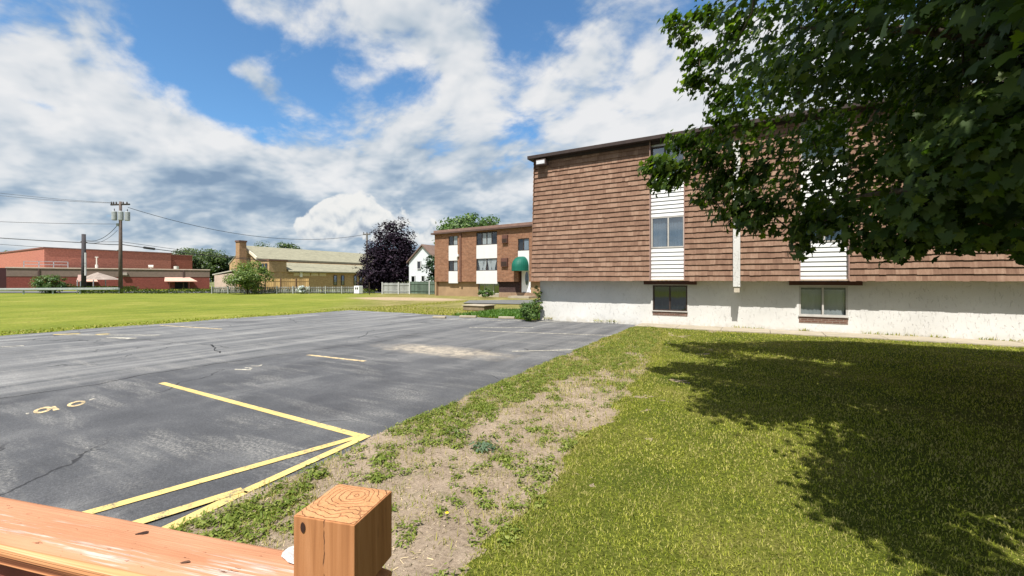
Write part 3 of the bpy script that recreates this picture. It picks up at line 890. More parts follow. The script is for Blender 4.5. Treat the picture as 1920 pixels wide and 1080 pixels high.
# ================================================================ RED BRICK HALL (far)
M_RED = m_brick('salmon_brick', (.46, .175, .125), (.40, .15, .11), (.42, .22, .17), 1.0, .6, .2)
M_RED2 = m_brick('dark_red_brick', (.20, .055, .045), (.16, .045, .038), (.2, .1, .08), 1.0, .6, .2)
Cn = W((83 - CX) / FPX * 85, 85)
rb = empty('brick_hall', Cn, 0, 'flat roofed red brick hall with a tall salmon block behind a low wing', 'building')
x0, y0 = Cn.x, Cn.y
e_far = W((323 - CX) / FPX * 103, 103); yl = (e_far - Cn).length
e_far2 = W((352 - CX) / FPX * 106, 106)
ZU, ZL_ = 8.3, 4.35
MB().box(x0 - 45, x0, y0, y0 + yl, 0, ZU).build('upper_wall', M_RED, rb)
MB().box(x0 - 30, x0 - 1.2, y0 + yl, y0 + yl + 5.0, 0, ZU - .25).build('rear_wall', m_brick('mid_red_brick', (.33, .105, .075), (.27, .085, .06), (.3, .16, .12), 1, .6, .2), rb)
m = MB(); m.box(x0 - 45.2, x0 + .15, y0 - .15, y0 + yl + .15, ZU, ZU + .25); m.box(x0 - 30, x0 - 1.1, y0 + yl + .16, y0 + yl + 5.1, ZU - .25, ZU - .03); m.build('coping', simple('coping_brown', (.24, .11, .09), .7, .2, 2), rb)
# low wing in front (runs along the street)
l0 = W((12 - CX) / FPX * 78, 78); l1 = W((393 - CX) / FPX * 96, 96)
Uw = (l1 - l0); Lw = Uw.length; Uw.normalize(); Nw = Vector((Uw.y, -Uw.x, 0))
FL = Frame(l0, Uw, Nw)
m = MB(); FL.box(m, 0, Lw, -6, 0, 0, 2.62); m.build('lower_wall', M_RED2, rb)
m = MB(); FL.box(m, -.02, Lw + .02, -6, .06, 2.62, ZL_ - .2); m.build('fascia_band', simple('fascia_taupe', (.17, .125, .105), .8, .15, 2), rb)
m = MB(); FL.box(m, -.1, Lw + .1, -6.1, .2, ZL_ - .2, ZL_); m.build('roof_edge', simple('roof_edge_pale', (.50, .40, .34), .7, .15, 2), rb)
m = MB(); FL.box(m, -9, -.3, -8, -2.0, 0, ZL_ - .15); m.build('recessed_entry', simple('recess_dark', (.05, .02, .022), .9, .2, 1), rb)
def uw(px):
    k = (px - CX) / FPX; r = Vector((S3 * k - .5, .5 * k + S3, 0))
    det = Uw.x * (-r.y) + r.x * Uw.y
    u = (-l0.x * (-r.y) + r.x * (-l0.y)) / det
    return u
for (pa, pb, dp) in ((146, 186, 1.3), (309, 370, 1.6)):
    a, b = uw(pa), uw(pb)
    m = MB(); z1, z0 = 2.55, 1.72
    e = .12 * (b - a)
    m.add([FL.p(a, .02, z1), FL.p(b - 2 * e, .02, z1), FL.p(b, dp, z0), FL.p(a, dp, z0), FL.p(a, dp, z0 - .12), FL.p(b, dp, z0 - .12), FL.p(a, .02, z1 - .08), FL.p(b - 2 * e, .02, z1 - .08)],
          [(0, 3, 2, 1), (3, 4, 5, 2), (0, 6, 4, 3), (1, 2, 5, 7), (6, 7, 5, 4)])
    aw_ = m.build('awning', simple('awning_pink', (.56, .34, .27), .8, .12, 1.5), rb)
    m = MB()
    for q in (a + .15 * (b - a), b - .25 * (b - a)): MB().tube([FL.p(q, dp - .1, 0), FL.p(q, dp - .1, z0 - .1)], .07, 6).build('support_post', M_BROWN, aw_)
    m = MB(); FL.box(m, a + .3 * (b - a), b - .3 * (b - a), .0, .04, .1, 1.7); m.build('doorway', M_DARK, rb)
for px in (73, 344):
    q = uw(px); m = MB(); FL.box(m, q - .12, q + .12, .062, .2, .2, ZL_ - .25); m.build('downspout', simple('spout_dark', (.08, .05, .045), .7, .2, 2), rb)
q = uw(233); m = MB(); FL.box(m, q - .5, q + .5, .06, .5, 2.95, 3.5); m.build('wall_lamp', simple('flood_grey', (.35, .3, .27), .6, .2, 3), rb)
for px, hh in ((179, 2.2), (282, .5)):
    q = uw(px); m = MB(); m.tube([FL.p(q, -1.2, ZL_), FL.p(q, -1.2, ZL_ + hh)], .10, 6)
    if hh > 1: m.tube([FL.p(q - .25, -1.2, ZL_ + hh), FL.p(q + .25, -1.2, ZL_ + hh)], .08, 6); m.tube([FL.p(q, -1.2, ZL_), FL.p(q, -1.2, ZL_ + .7)], .22, 8)
    else: m.tube([FL.p(q - .4, -1.2, ZL_ + hh), FL.p(q + .4, -1.2, ZL_ + hh)], .3, 8)
    m.build('roof_vent', simple('vent_white', (.7, .66, .6), .5, .1, 3), rb)
q = uw(335); m = MB(); m.tube([Vector((x0 + .2, y0 + yl + 1, ZL_)), Vector((x0 + .2, y0 + yl + 1, ZL_ + 1.0))], .5, 8); m.build('roof_vent', MATS['vent_white'], rb)
m = MB()
for i in range(4): FL.box(m, 1 + i * 2.0, 1.12 + i * 2.0, -5, -4.9, ZL_, ZL_ + 1.3)
FL.box(m, 1, 7.1, -5, -4.9, ZL_ + 1.2, ZL_ + 1.3); FL.box(m, 1, 7.1, -5, -4.9, ZL_ + .6, ZL_ + .7); m.build('roof_railing', M_GREYM, rb)

# canopy tent, sign board, parked box by the hall
def at(px, zc): return W((px - CX) / FPX * zc, zc)
tp = at(185, 72)
tn = empty('canopy_tent', tp, R(30), 'pale peaked canopy tent standing open before the hall', 'tent')
m = MB(); hwid = 3.1; zz0, zz1 = 2.0, 3.15
V = [tp + Vector((-hwid, -1.8, zz0)), tp + Vector((hwid + 1, -1.8, zz0)), tp + Vector((hwid + 1, 1.8, zz0)), tp + Vector((-hwid, 1.8, zz0)), tp + Vector((-.9, -.2, zz1)), tp + Vector((.3, -.2, zz1 + .1)), tp + Vector((.9, -.2, zz1))]
m.add(V, [(0, 1, 6, 5, 4), (1, 2, 6), (2, 3, 4, 5, 6), (3, 0, 4)])
m.build('canopy', simple('canvas_pale', (.25, .205, .175), .85, .4, 1.2), tn)
for sx, sy in ((-hwid, -1.8), (hwid + 1, -1.8), (hwid + 1, 1.8), (-hwid, 1.8)):
    MB().tube([tp + Vector((sx, sy, 0)), tp + Vector((sx, sy, zz0))], .07, 6).build('leg', M_GREYM, tn)
sp_ = at(151, 66)
sg = empty('sign_board', sp_, R(30), 'small pale pink sign board on a thin post', 'sign')
D = W(1, 0) - W(0, 0)
m = MB(); m.extrude([sp_ + D * a + Vector((0, 0, z)) for a, z in ((-.42, 1.75), (.42, 1.75), (.42, 2.75), (-.42, 2.75))], (W(0, 1) - W(0, 0)) * .06); m.build('panel', simple('sign_pink', (.60, .40, .36), .6, .15, 3), sg)
MB().tube([sp_, sp_ + Vector((0, 0, 1.8))], .06, 6).build('post', M_GALV, sg)

# ================================================================ CHURCH-LIKE HALL WITH PALE ROOF
Cc = at(470, 78)
ch = empty('church_hall', Cc, 0, 'tan brick hall with a long pale stepped roof and a square chimney', 'building')
M_TAN = m_brick('tan_brick', (.42, .285, .15), (.35, .225, .115), (.40, .31, .2), 1.0, .5, .2)
M_PROOF = None
def m_pale_roof():
    m, N = new_mat('pale_shingle_roof'); c = N.coord()
    st = N.noise(N.map(c, (1.5, 1.0, 5)), 1.0, 5, .7)
    col = N.ramp(st, [(.3, (.20, .19, .14)), (.7, (.30, .285, .205))])
    finish(N, bsdf(N, col, .9, N.bump(N.noise(c, 4, 4), .5, .05), 0, .1)); return m
M_PROOF = m_pale_roof()
cx, cy = Cc.x, Cc.y; Lc = 31.0
rz, ez1, ez2, w1, w2_ = 8.35, 6.0, 3.7, 4.2, 8.2
# local: ridge runs along +Y at x = cx - .5 ; slopes fall toward +X
xr = cx - 2.2
def slab(xa, za, xb, zb, y0_, y1_, th=.22): return [(xa, y0_, za), (xb, y0_, zb), (xb, y1_, zb), (xa, y1_, za), ], th
def roofslab(mb, xa, za, xb, zb, ya, yb, th=.2):
    mb.hexa([(xa, ya, za - th), (xb, ya, zb - th), (xb, yb, zb - th), (xa, yb, za - th), (xa, ya, za), (xb, ya, zb), (xb, yb, zb), (xa, yb, za)])
m = MB()
gab = [(xr - 5.0, cy, 0), (xr + w2_ - .3, cy, 0), (xr + w2_ - .3, cy, ez2 - .2), (xr + w1, cy, ez1 - .45), (xr + w1, cy, ez1 - .25), (xr, cy, rz - .25), (xr - 5.0, cy, ez1 - .9)]
m.extrude(gab, (0, Lc - .3, 0)); m.build('wall', M_TAN, ch)
m = MB(); roofslab(m, xr, rz, xr + w1 + .3, ez1 - .15, cy - .1, cy + Lc); roofslab(m, xr - 5.3, ez1 - .95, xr, rz - .003, cy - .1, cy + Lc)
rf3 = m.build('roof', M_PROOF, ch)
m = MB(); roofslab(m, xr + w1 - .2, ez1 - .42, xr + w2_ + .3, ez2 - .1, cy + 3.5, cy + Lc); m.build('aisle_roof', M_PROOF, ch)
m = MB(); m.box(xr + w1 + .25, xr + w1 + .42, cy - .1, cy + Lc, ez1 - .55, ez1 - .28); m.build('gutter', simple('gutter_tan', (.2, .17, .12), .7, .2, 2), rf3)
m = MB()
for (ya, yb) in ((cy - .35, cy - .12), (cy + Lc + .02, cy + Lc + .3)):
    m = MB(); m.hexa([(xr, ya, rz - .3), (xr + w1 + .4, ya, ez1 - .45), (xr + w1 + .4, yb, ez1 - .45), (xr, yb, rz - .3), (xr, ya, rz + .2), (xr + w1 + .4, ya, ez1 + .05), (xr + w1 + .4, yb, ez1 + .05), (xr, yb, rz + .2)]); m.build('gable_coping', simple('coping_cream', (.62, .55, .42), .8, .1, 2), ch)
m = MB()
m.hexa([(xr + w1, cy + Lc + .02, ez1 - .5), (xr + w2_ + .5, cy + Lc + .02, ez2 - .3), (xr + w2_ + .5, cy + Lc + .3, ez2 - .3), (xr + w1, cy + Lc + .3, ez1 - .5), (xr + w1, cy + Lc + .02, ez1), (xr + w2_ + .5, cy + Lc + .02, ez2 + .2), (xr + w2_ + .5, cy + Lc + .3, ez2 + .2), (xr + w1, cy + Lc + .3, ez1)])
m.build('gable_coping', simple('coping_cream', (.62, .55, .42), .8, .1, 2), ch)
chx = at(452, 77)
m = MB(); m.box(chx.x - .62, chx.x + .62, chx.y - .6, chx.y + .6, 0, 8.75); chm = m.build('chimney', m_brick('chimney_brick', (.36, .215, .115), (.29, .17, .09), (.36, .28, .2), 1, .5, .2), ch)
m = MB(); m.box(chx.x - .72, chx.x + .72, chx.y - .7, chx.y + .7, 8.75, 9.05); m.build('chimney_cap', simple('cap_brown', (.13, .075, .055), .8, .2, 3), chm)
# side wing dormer facing the field
m = MB(); m.box(xr + w1 + .5, xr + w2_ - .2, cy - .0, cy + 3.2, ez2 - .3, 5.35); m.build('dormer', M_TAN, ch)
m = MB(); m.box(xr + w1 + .4, xr + w2_, cy - .12, cy + 3.4, 5.35, 5.6); m.build('dormer_roof', simple('cap_brown2', (.15, .085, .06), .8, .2, 3), ch)
FC = Frame((xr + w2_ - .3, cy), (0, 1), (1, 0))
FG = Frame((xr + w1 + .5, cy), (1, 0), (0, -1))
for k in range(2): window(ch, FG, 1.2 + k * 1.0, 1.8 + k * 1.0, 3.9, 4.9, .12, (), .06, M_BRONZE, M_DARK, deep=.03, cov=())
for u_ in (13.2, 15.0, 18.2, 19.6, 23.0, 24.2, 26.0, 27.2):
    window(ch, FC, u_, u_ + .75, .9, 2.9, .12, (), .08, M_BRONZE, M_DARK, deep=.03, cov=())
for u_ in (4.6, 6.4, 8.2, 10.0):
    m = MB(); FC.box(m, u_, u_ + 1.5, .0, .05, 2.75, 3.3); m.build('clerestory_panel', simple('cream_panel', (.58, .48, .30), .7, .1, 2), ch)
m = MB(); FC.box(m, 5.8, 6.3, .06, .2, 2.5, 3.4); m.build('wall_plaque', simple('plaque_white', (.75, .72, .66), .6, .1, 2), ch)
m = MB(); FC.box(m, 20.8, 23.0, .0, .06, 0, 2.2); m.build('door', simple('tan_door', (.46, .36, .22), .7, .15, 2), ch)
# low garage at its side
gq = at(402, 80); gq2 = at(446, 80)
gr_ = empty('garage', at(424, 80), 0, 'low pale garage with a shallow roof beside the chimney', 'building')
m = MB(); m.extrude([gq, gq2, gq2 + Vector((0, 0, 3.4)), gq + Vector((0, 0, 2.8))], W(0, 6) - W(0, 0)); m.build('wall', simple('garage_wall', (.47, .36, .30), .85, .15, 1.5), gr_)
m = MB(); o_ = Vector((0, 0, .05)); m.extrude([gq + Vector((0, 0, 2.85)) - D * .4, gq2 + Vector((0, 0, 3.85)), gq2 + Vector((0, 0, 4.05)), gq + Vector((0, 0, 3.05)) - D * .4], W(0, 6.5) - W(0, -.5)); m.build('roof', simple('garage_roof', (.42, .40, .34), .9, .15, 1.5), gr_)
# tan board fence in front of the church
def fence(name, label, p0, p1, h, board, gap, mat, postmat, every, group=None, t=.04, rails=True, z0=.08, cat='fence'):
    p0 = Vector((p0.x, p0.y, 0)); p1 = Vector((p1.x, p1.y, 0)); d = (p1 - p0); L = d.length; d.normalize(); nn = Vector((-d.y, d.x, 0))
    root = empty(name, p0, 0, label, cat, group)
    F = Frame(p0, d, nn); m = MB(); u = 0
    while u < L:
        F.box(m, u, min(L, u + board), 0, t, z0, h * random.uniform(.96, 1.0)); u += board + gap
    if rails:
        for q in (.25, .8): F.box(m, 0, L, -.05, -.002, h * q - .04, h * q + .04)
    m.build('panel', mat, root)
    u = 0
    while u <= L + .01:
        q = MB(); F.box(q, u - .06, u + .06, -.14, -.052, 0, h + .08); q.build('post', postmat, root); u += every
    return root
fence('board_fence', 'tan wooden board fence below the pale roofed hall', at(497, 70), at(579, 71), 2.2, .3, .03, simple('tan_boards', (.33, .22, .085), .85, .35, 2, island=.5), simple('brown_post', (.12, .07, .04), .8, .2, 2), 2.4, z0=.5)
fence('picket_fence', 'low white picket fence overgrown with plants along the field', at(398, 60.5), at(664, 60.5), 1.0, .13, .12, simple('picket_white', (.21, .215, .195), .8, .5, 2, island=.5), simple('picket_post', (.30, .31, .29), .7, .1, 2), 2.3)
fence('screen_fence', 'grey green slatted fence beside the white house', at(717, 58), at(768, 58), 1.55, .16, .02, simple('fence_grey', (.30, .31, .29), .8, .3, 1.5, island=.4), simple('post_pale', (.5, .5, .48), .7, .1, 2), 2.2)
fence('hedge_fence', 'dark green slatted fence below the white house', at(769, 58), at(828, 55), 1.75, .16, .02, simple('fence_green', (.09, .125, .095), .85, .35, 1.5, island=.4), simple('post_pale2', (.55, .55, .53), .7, .1, 2), 3.6)
# white utility box near the purple tree
ub_ = at(672, 60); ux = empty('utility_cabinet', ub_, R(30), 'white utility cabinet at the end of the picket fence', 'cabinet')
m = MB(); m.box(ub_.x - .5, ub_.x + .5, ub_.y - .35, ub_.y + .35, .06, 1.1); m.build('body', simple('cab_white', (.74, .75, .75), .5, .08, 2), ux, bevel=.03)
m = MB(); m.box(ub_.x + .1, ub_.x + .34, ub_.y - .37, ub_.y - .352, .6, .9); m.box(ub_.x - .25, ub_.x - .02, ub_.y - .37, ub_.y - .352, .6, .9); m.build('vent_panel', M_BRONZE, ux)
m = MB(); m.box(ub_.x - .56, ub_.x + .56, ub_.y - .4, ub_.y + .4, 0, .06); m.build('plinth', M_CONC, ux)
mp = at(692.5, 56); MB().tube([mp, mp + Vector((0, 0, 1.55))], .06, 8).tube([mp + Vector((0, 0, 1.5)), mp + Vector((0, 0, 1.62))], .09, 8).build('marker_post', M_BRONZE)
tag(bpy.data.objects['marker_post'], 'thin dark marker post standing in front of the grey green fence', 'post')

# ================================================================ WHITE HOUSE
hz = 66.0
hl, hr_ = at(767, hz), at(826, hz - 4)
hU = Vector((1, 0, 0))
wh = empty('house', hl, 0, 'white gabled house with a brown roof behind the dark fence', 'house')
wd = 5.6
apx = 2.35
ze, za_ = EYE + 36 * hz / 800, EYE + 64 * hz / 800
m = MB(); m.extrude([hl, hl + hU * wd, hl + hU * wd + Vector((0, 0, ze)), hl + hU * wd / 2 + Vector((0, 0, za_)), hl + Vector((0, 0, ze))], (0, 11, 0)); m.build('wall', simple('house_white', (.58, .61, .63), .6, .05, 1), wh)
m = MB(); c_ = hl + hU * wd / 2
for s in (-1, 1):
    a = c_ + Vector((0, -.3, za_ + .02)); b = c_ + Vector((s * (wd / 2 + .3), -.3, ze - .3))
    m.extrude([a, b, b + Vector((0, 0, .2)), a + Vector((0, 0, .2))], (0, 11.6, 0))
m.build('roof', simple('house_roof', (.17, .115, .095), .9, .2, 2), wh)
FH = Frame(hl, (1, 0), (0, -1))
def uh(px):
    X, t = onY(px, hl.y); return X - hl.x
for (pa, pb, ya, yb) in ((783, 790, 490, 505), (772, 779, 517, 530), (791, 797, 517, 528)):
    window(wh, FH, uh(pa), uh(pb), EYE + (HY - yb) * hz / 800, EYE + (HY - ya) * hz / 800, .12, (), .07, M_WSID, M_CURT_G, glass=M_GLASSD, deep=.03, cov=())

# ================================================================ POLES AND WIRES
M_POLE = simple('pole_wood', (.11, .085, .075), .9, .3, 3)
zp = 62.0
pt = at(226, zp); ptop = EYE + (HY - 378) * zp / 800
pl = empty('utility_pole', pt, 0, 'tall wooden utility pole with crossarm and transformer cans', 'utility pole', 'utility poles along the street')
MB().tube([pt, pt + Vector((0, 0, ptop * .5)), pt + Vector((0, 0, ptop))], [.26, .22, .17], 10).build('pole', M_POLE, pl, smooth=True)
ca = P(208, 384, zp); cb = P(243, 383, zp)
Vc = (cb - ca).normalized()
m = MB(); m.tube([ca, cb], .12, 6); m.build('crossarm', simple('arm_dark', (.04, .034, .03), .9, .2, 3), pl)
for px in (209, 213, 218, 226, 231, 238):
    q = P(px, 383, zp); MB().tube([q, q + Vector((0, 0, .18)), q + Vector((0, 0, .38))], [.06, .11, .05], 7).build('insulator', simple('insulator_dark', (.06, .05, .05), .4, .2, 4), pl)
for px in (220.5, 232.5, 240):
    b = P(px, 414, zp) - (W(0, .5) - W(0, 0)) * (1 if px < 240 else .2); t_ = P(px, 398, zp) - (W(0, .5) - W(0, 0)) * (1 if px < 240 else .2)
    tr = MB().tube([b, b + Vector((0, 0, .06)), t_, t_ + Vector((0, 0, .1))], [.26, .32, .32, .2], 12).build('transformer', M_GREYM, pl, smooth=False)
    MB().tube([t_, t_ + Vector((0, 0, .45))], [.07, .04], 6).build('bushing', MATS['insulator_dark'], tr)
m = MB(); m.tube([P(222, 419, zp), P(222, 424, zp)], .25, 6); m.tube([P(218, 470, zp), P(226, 467, zp)], .08, 6); m.build('bracket', M_GREYM, pl)
zq = 64.0
pq = at(157, zq); qtop = EYE + (HY - 439) * zq / 800
p2 = empty('utility_pole', pq, 0, 'short dark utility pole with a pale riser pipe beside the sign board', 'utility pole', 'utility poles along the street')
MB().tube([pq, pq + Vector((0, 0, qtop))], [.30, .24], 10).build('pole', simple('pole_dark', (.05, .045, .05), .9, .25, 3), p2, smooth=True)
rr = at(160.3, zq - .4); MB().tube([rr + Vector((0, 0, 2.6)), rr + Vector((0, 0, 6.0))], .11, 8).build('riser_pipe', simple('riser_pale', (.55, .54, .55), .5, .1, 3), p2)
m = MB(); m.tube([P(152, 453, zq), P(163, 455, zq)], .1, 6); m.build('clamp', M_BRONZE, p2)
zf = 92.0
pf = at(688, zf); ftop = EYE + (HY - 437) * zf / 800
p3 = empty('utility_pole', pf, 0, 'distant thin utility pole rising behind the purple tree', 'utility pole', 'utility poles along the street')
MB().tube([pf, pf + Vector((0, 0, ftop))], [.3, .2], 8).build('pole', simple('pole_grey', (.17, .16, .15), .9, .2, 3), p3)
MB().tube([P(681, 439.5, zf), P(694.5, 439, zf)], .16, 6).build('crossarm', MATS['pole_grey'], p3)
for px in (682, 688, 693.5):
    q = P(px, 439, zf); MB().tube([q, q + Vector((0, 0, .45))], [.12, .07], 6).build('insulator', MATS['insulator_dark'], p3)

def wire(label, p, q, sag, r, splice=None):
    pts = []
    for i in range(25):
        t = i / 24; a = p.lerp(q, t); a.z -= sag * 4 * t * (1 - t); pts.append(a)
    o = MB().tube(pts, r, 5).build('power_line', M_WIRE)
    tag(o, label, 'power line', 'power lines along the street')
    if splice:
        a, b = splice
        i0 = pts[0].lerp(pts[-1], a)
        k0 = p.lerp(q, a); k0.z -= sag * 4 * a * (1 - a); k1 = p.lerp(q, b); k1.z -= sag * 4 * b * (1 - b)
        MB().tube([k0, k0.lerp(k1, .1), k0.lerp(k1, .9), k1], [.05, .17, .17, .05], 8).build('splice_case', M_WIRE, o)
    return o
wire('thin topmost wire running to the outer end of the crossarm', P(-160, 340, 54), P(209, 380, zp), .35, .022)
wire('thin wire just under the topmost one running to the crossarm', P(-160, 348, 54), P(213, 381, zp), .35, .022)
wire('single thin wire meeting the tall pole below its transformers', P(-160, 408, 55), P(222, 420, zp), .2, .028)
wire('heavy cable from out of sight to the short dark pole', P(-160, 434, 56), P(157, 455, zq), .12, .055)
wire('faint low cable under the heavy cable over the hall roof', P(-160, 444, 57), P(224, 470, zp), .25, .028)
wire('heavy cable strung between the short pole and the tall pole', P(157, 455, zq), P(226, 459, zp), .05, .055)
wire('thin cable above the heavy one between the two poles', P(157, 453, zq), P(226, 453, zp), .05, .03)
wire('heavy cable with a black splice case leaving the tall pole', P(226, 458, zp), P(500, 489, 74), .2, .055, (.13, .21))
wire('thin cable above the spliced cable leaving the tall pole', P(226, 453, zp), P(500, 488, 74), .1, .03)
wire('long thin wire sagging from the crossarm to the distant pole', P(240, 389, zp), P(688, 439, zf), 2.6, .036)
wire('upper slack drop wire between the tall and short poles', P(222, 420, zp), P(160, 450, zq), .95, .035)
wire('lower slack drop wire between the tall and short poles', P(220, 432, zp), P(170, 456, zq), .55, .025)

# guard rail along the field
g0, g1 = W((-60 - CX) / FPX * 56, 56), W((222 - CX) / FPX * 61.5, 61.5)
gd = (g1 - g0); gL = gd.length; gd.normalize(); gn = Vector((gd.y, -gd.x, 0))
gr0 = empty('guard_rail', g0, 0, 'galvanised steel guard rail along the edge of the field', 'guard rail')
FGR = Frame(g0, gd, gn); m = MB()
for (za2, zb2, na, nb) in ((.50, .58, .0, .05), (.58, .66, .05, .02), (.66, .74, .02, .05), (.74, .82, .05, .0)):
    m.hexa([FGR.p(0, na + .02, za2), FGR.p(gL, na + .02, za2), FGR.p(gL, na, za2), FGR.p(0, na, za2), FGR.p(0, nb + .02, zb2), FGR.p(gL, nb + .02, zb2), FGR.p(gL, nb, zb2), FGR.p(0, nb, zb2)])
m.build('rail', M_GALV, gr0)
k = 0
for px in (-20, 43, 98, 149, 222):
    q = at(px, 61.5 - (222 - px) / 282 * 5.5)
    MB().box(q.x - .08, q.x + .08, q.y - .02, q.y + .14, 0, .8).build('post', M_GALV, gr0)

# kerb stones along the far edge of the lot
for i, (pa, pb, py, lab) in enumerate(((812, 836, 596.5, 'short pale broken kerb stone at the brown grass edge'), (862, 893, 595.5, 'long flat pale kerb stone between two broken ones'), (935, 965, 597.5, 'pale kerb stone lying before the green grass by the wall'))):
    a = Vector((*gp(pa, py), 0)); b = Vector((*gp(pb, py + .6), 0)); d = (b - a).normalized(); F = Frame(a, d, Vector((d.y, -d.x, 0))); L = (b - a).length
    m = MB(); F.box(m, 0, L, -.09, .09, .0, .11); o = m.build('kerb_stone', M_CONC, bevel=.025); tag(o, lab, 'kerb stone', 'kerb stones along the lot edge')
# low concrete slab in the grass
sb0 = G(868, 581); sb = empty('concrete_slab', (sb0.x, sb0.y, 0), 0, 'low weathered concrete slab lying in the grass island', 'slab')
m = MB(); m.box(sb0.x, sb0.x + 1.6, sb0.y, sb0.y + 1.2, -.02, .26); m.build('block', simple('slab_brown', (.20, .155, .10), .9, .3, 3), sb, bevel=.03)
m = MB(); m.box(sb0.x - .06, sb0.x + 1.66, sb0.y - .06, sb0.y + 1.26, .26, .32); m.build('top', M_CONC, sb, bevel=.02)

# ================================================================ FOREGROUND RAILING
e1 = (-.969, .248); e2 = (.248, .969)
def cam2w(v): w = W(v[0], v[1]); return Vector((w.x, w.y, 0))
PA = .089
Fc = Vector((-.194, .525))
pc = (Fc.x + PA / 2 * (e1[0] + e2[0]), Fc.y + PA / 2 * (e1[1] + e2[1]))
pcw = cam2w(pc); ux_ = cam2w((-e1[0], -e1[1])); uy_ = cam2w(e2)
prz = math.atan2(ux_.y, ux_.x)
rl = empty('wooden_railing', pcw, prz, 'weathered orange stained wooden railing with a square notched post', 'railing')
ROOTM[rl] = Matrix.Identity(4)      # parts below are modelled in the railing's own axes (x along the rail)
ZP = EYE - .298
h = PA / 2
m = MB()
def ringv(hh, z): return [(-hh, -hh, z), (hh, -hh, z), (hh, hh, z), (-hh, hh, z)]
lv = [(h, 0.0), (h, ZP - .118), (h - .010, ZP - .108), (h - .010, ZP - .106), (h, ZP - .096), (h, ZP - .0035)]
vs = []
for hh, z in lv: vs += ringv(hh, z)
fs = [(3, 2, 1, 0)]
for i in range(len(lv) - 1):
    for j in range(4): fs.append((i * 4 + j, i * 4 + (j + 1) % 4, (i + 1) * 4 + (j + 1) % 4, (i + 1) * 4 + j))
b = (len(lv) - 1) * 4
fs.append((b, b + 1, b + 2, b + 3))
m.add(vs, fs); po = m.build('post', m_post(), rl, bevel=.0022)
# slightly crowned end-grain top
n_ = 12; vs = []; fs = []
for i in range(n_ + 1):
    for j in range(n_ + 1):
        x = -h + .0015 + (2 * h - .003) * i / n_; y = -h + .0015 + (2 * h - .003) * j / n_
        rr_ = max(abs(x), abs(y)) / h
        vs.append((x, y, ZP - .0032 + .0042 * (1 - rr_ ** 3)))
for i in range(n_):
    for j in range(n_): fs.append((i * (n_ + 1) + j, (i + 1) * (n_ + 1) + j, (i + 1) * (n_ + 1) + j + 1, i * (n_ + 1) + j + 1))
m = MB(); m.add(vs, fs); m.build('post_top', m_endgrain(), po, smooth=True)
# top rail: flat board with worn rounded nosing
ZR = EYE - .384
nf = .4216 - (e2[0] * pc[0] + e2[1] * pc[1]); nb = .513 - (e2[0] * pc[0] + e2[1] * pc[1])
prof = [(nf + .004, ZR - .036, 1), (nf, ZR - .032, 1), (nf + .0012, ZR - .027, 1), (nf - .0004, ZR - .022, 1), (nf + .0012, ZR - .017, 1), (nf + .001, ZR - .011, 1), (nf + .004, ZR - .005, 0), (nf + .010, ZR - .0012, 0), (nf + .018, ZR, 0), (nb - .008, ZR, 0), (nb - .003, ZR - .001, 0), (nb, ZR - .004, 0), (nb, ZR - .036, 0)]
xs = [-h - i * .03 for i in range(61)]
m = MB(); vs = []; k = len(prof)
for x in xs:
    for (y, z, _) in prof:
        vs.append((x, y + .0012 * math.sin(x * 9 + y * 200), z + .0008 * math.sin(x * 13 + y * 90)))
m.add(vs, [])
for i in range(len(xs) - 1):
    for j in range(k):
        q = prof[j][2] if j < k - 1 else 0
        m.f.append((i * k + j, i * k + (j + 1) % k, (i + 1) * k + (j + 1) % k, (i + 1) * k + j)); m.m.append(q)
m.f.append(tuple(range(k - 1, -1, -1))); m.m.append(0); m.f.append(tuple((len(xs) - 1) * k + j for j in range(k))); m.m.append(0)
tr_ = m.build('top_rail', [m_railpaint(), m_railedge()], rl, smooth=True)
try:
    mod = tr_.modifiers.new('crease', 'EDGE_SPLIT'); mod.split_angle = R(50)
except Exception: pass
# knots and a chip of bare white primer at the joint
def blob(cx_, cy_, rx, ry, z, rot=0, n=14):
    o = []
    for i in range(n):
        t = 2 * math.pi * i / n; rr2 = 1 + .35 * math.sin(3 * t + cx_ * 99) * .6
        x = rx * rr2 * math.cos(t); y = ry * rr2 * math.sin(t)
        o.append((cx_ + x * math.cos(rot) - y * math.sin(rot), cy_ + x * math.sin(rot) + y * math.cos(rot), z))
    return o
M_KNOT = simple('knot_hole', (.035, .014, .009), .9, .3, 50)
# find board coordinates of features seen on the rail
def rail_xy(px, py):
    zc = FPX * .384 / (py - HY); xc = (px - CX) / FPX * zc
    return (-(e1[0] * (xc - pc[0]) + e1[1] * (zc - pc[1])), e2[0] * (xc - pc[0]) + e2[1] * (zc - pc[1]))
kx, ky = rail_xy(268, 1001); k2x, k2y = rail_xy(348, 1055)
m = MB(); m.add(blob(kx, ky, .0085, .0042, ZR + .0014, .5), [tuple(range(14))]); m.build('knot', M_KNOT, tr_)
m = MB(); m.add(blob(k2x, k2y, .006, .0022, ZR + .0014, .5), [tuple(range(14))]); m.build('knot', simple('knot_brown', (.10, .05, .03), .9, .4, 300), tr_)
pp = [rail_xy(*q) for q in ((556, 1024), (541, 1029), (530, 1038), (527, 1046), (534, 1051), (540, 1057), (556, 1062))]
m = MB(); m.add([(x, y, ZR + .0021) for x, y in pp], [tuple(range(len(pp)))]); m.build('primer_patch', simple('primer_white', (.50, .48, .46), .6, .25, 120, bump=.5, bscale=200), tr_)
# nail hole on the post front face
m = MB(); m.add([(-h + .015 + .0035 * math.cos(t) * (1.0), -h - .0012, ZP - .016 + .007 * math.sin(t)) for t in [2 * math.pi * i / 12 for i in range(12)]], [tuple(range(12))]); m.build('knot', M_KNOT, po)
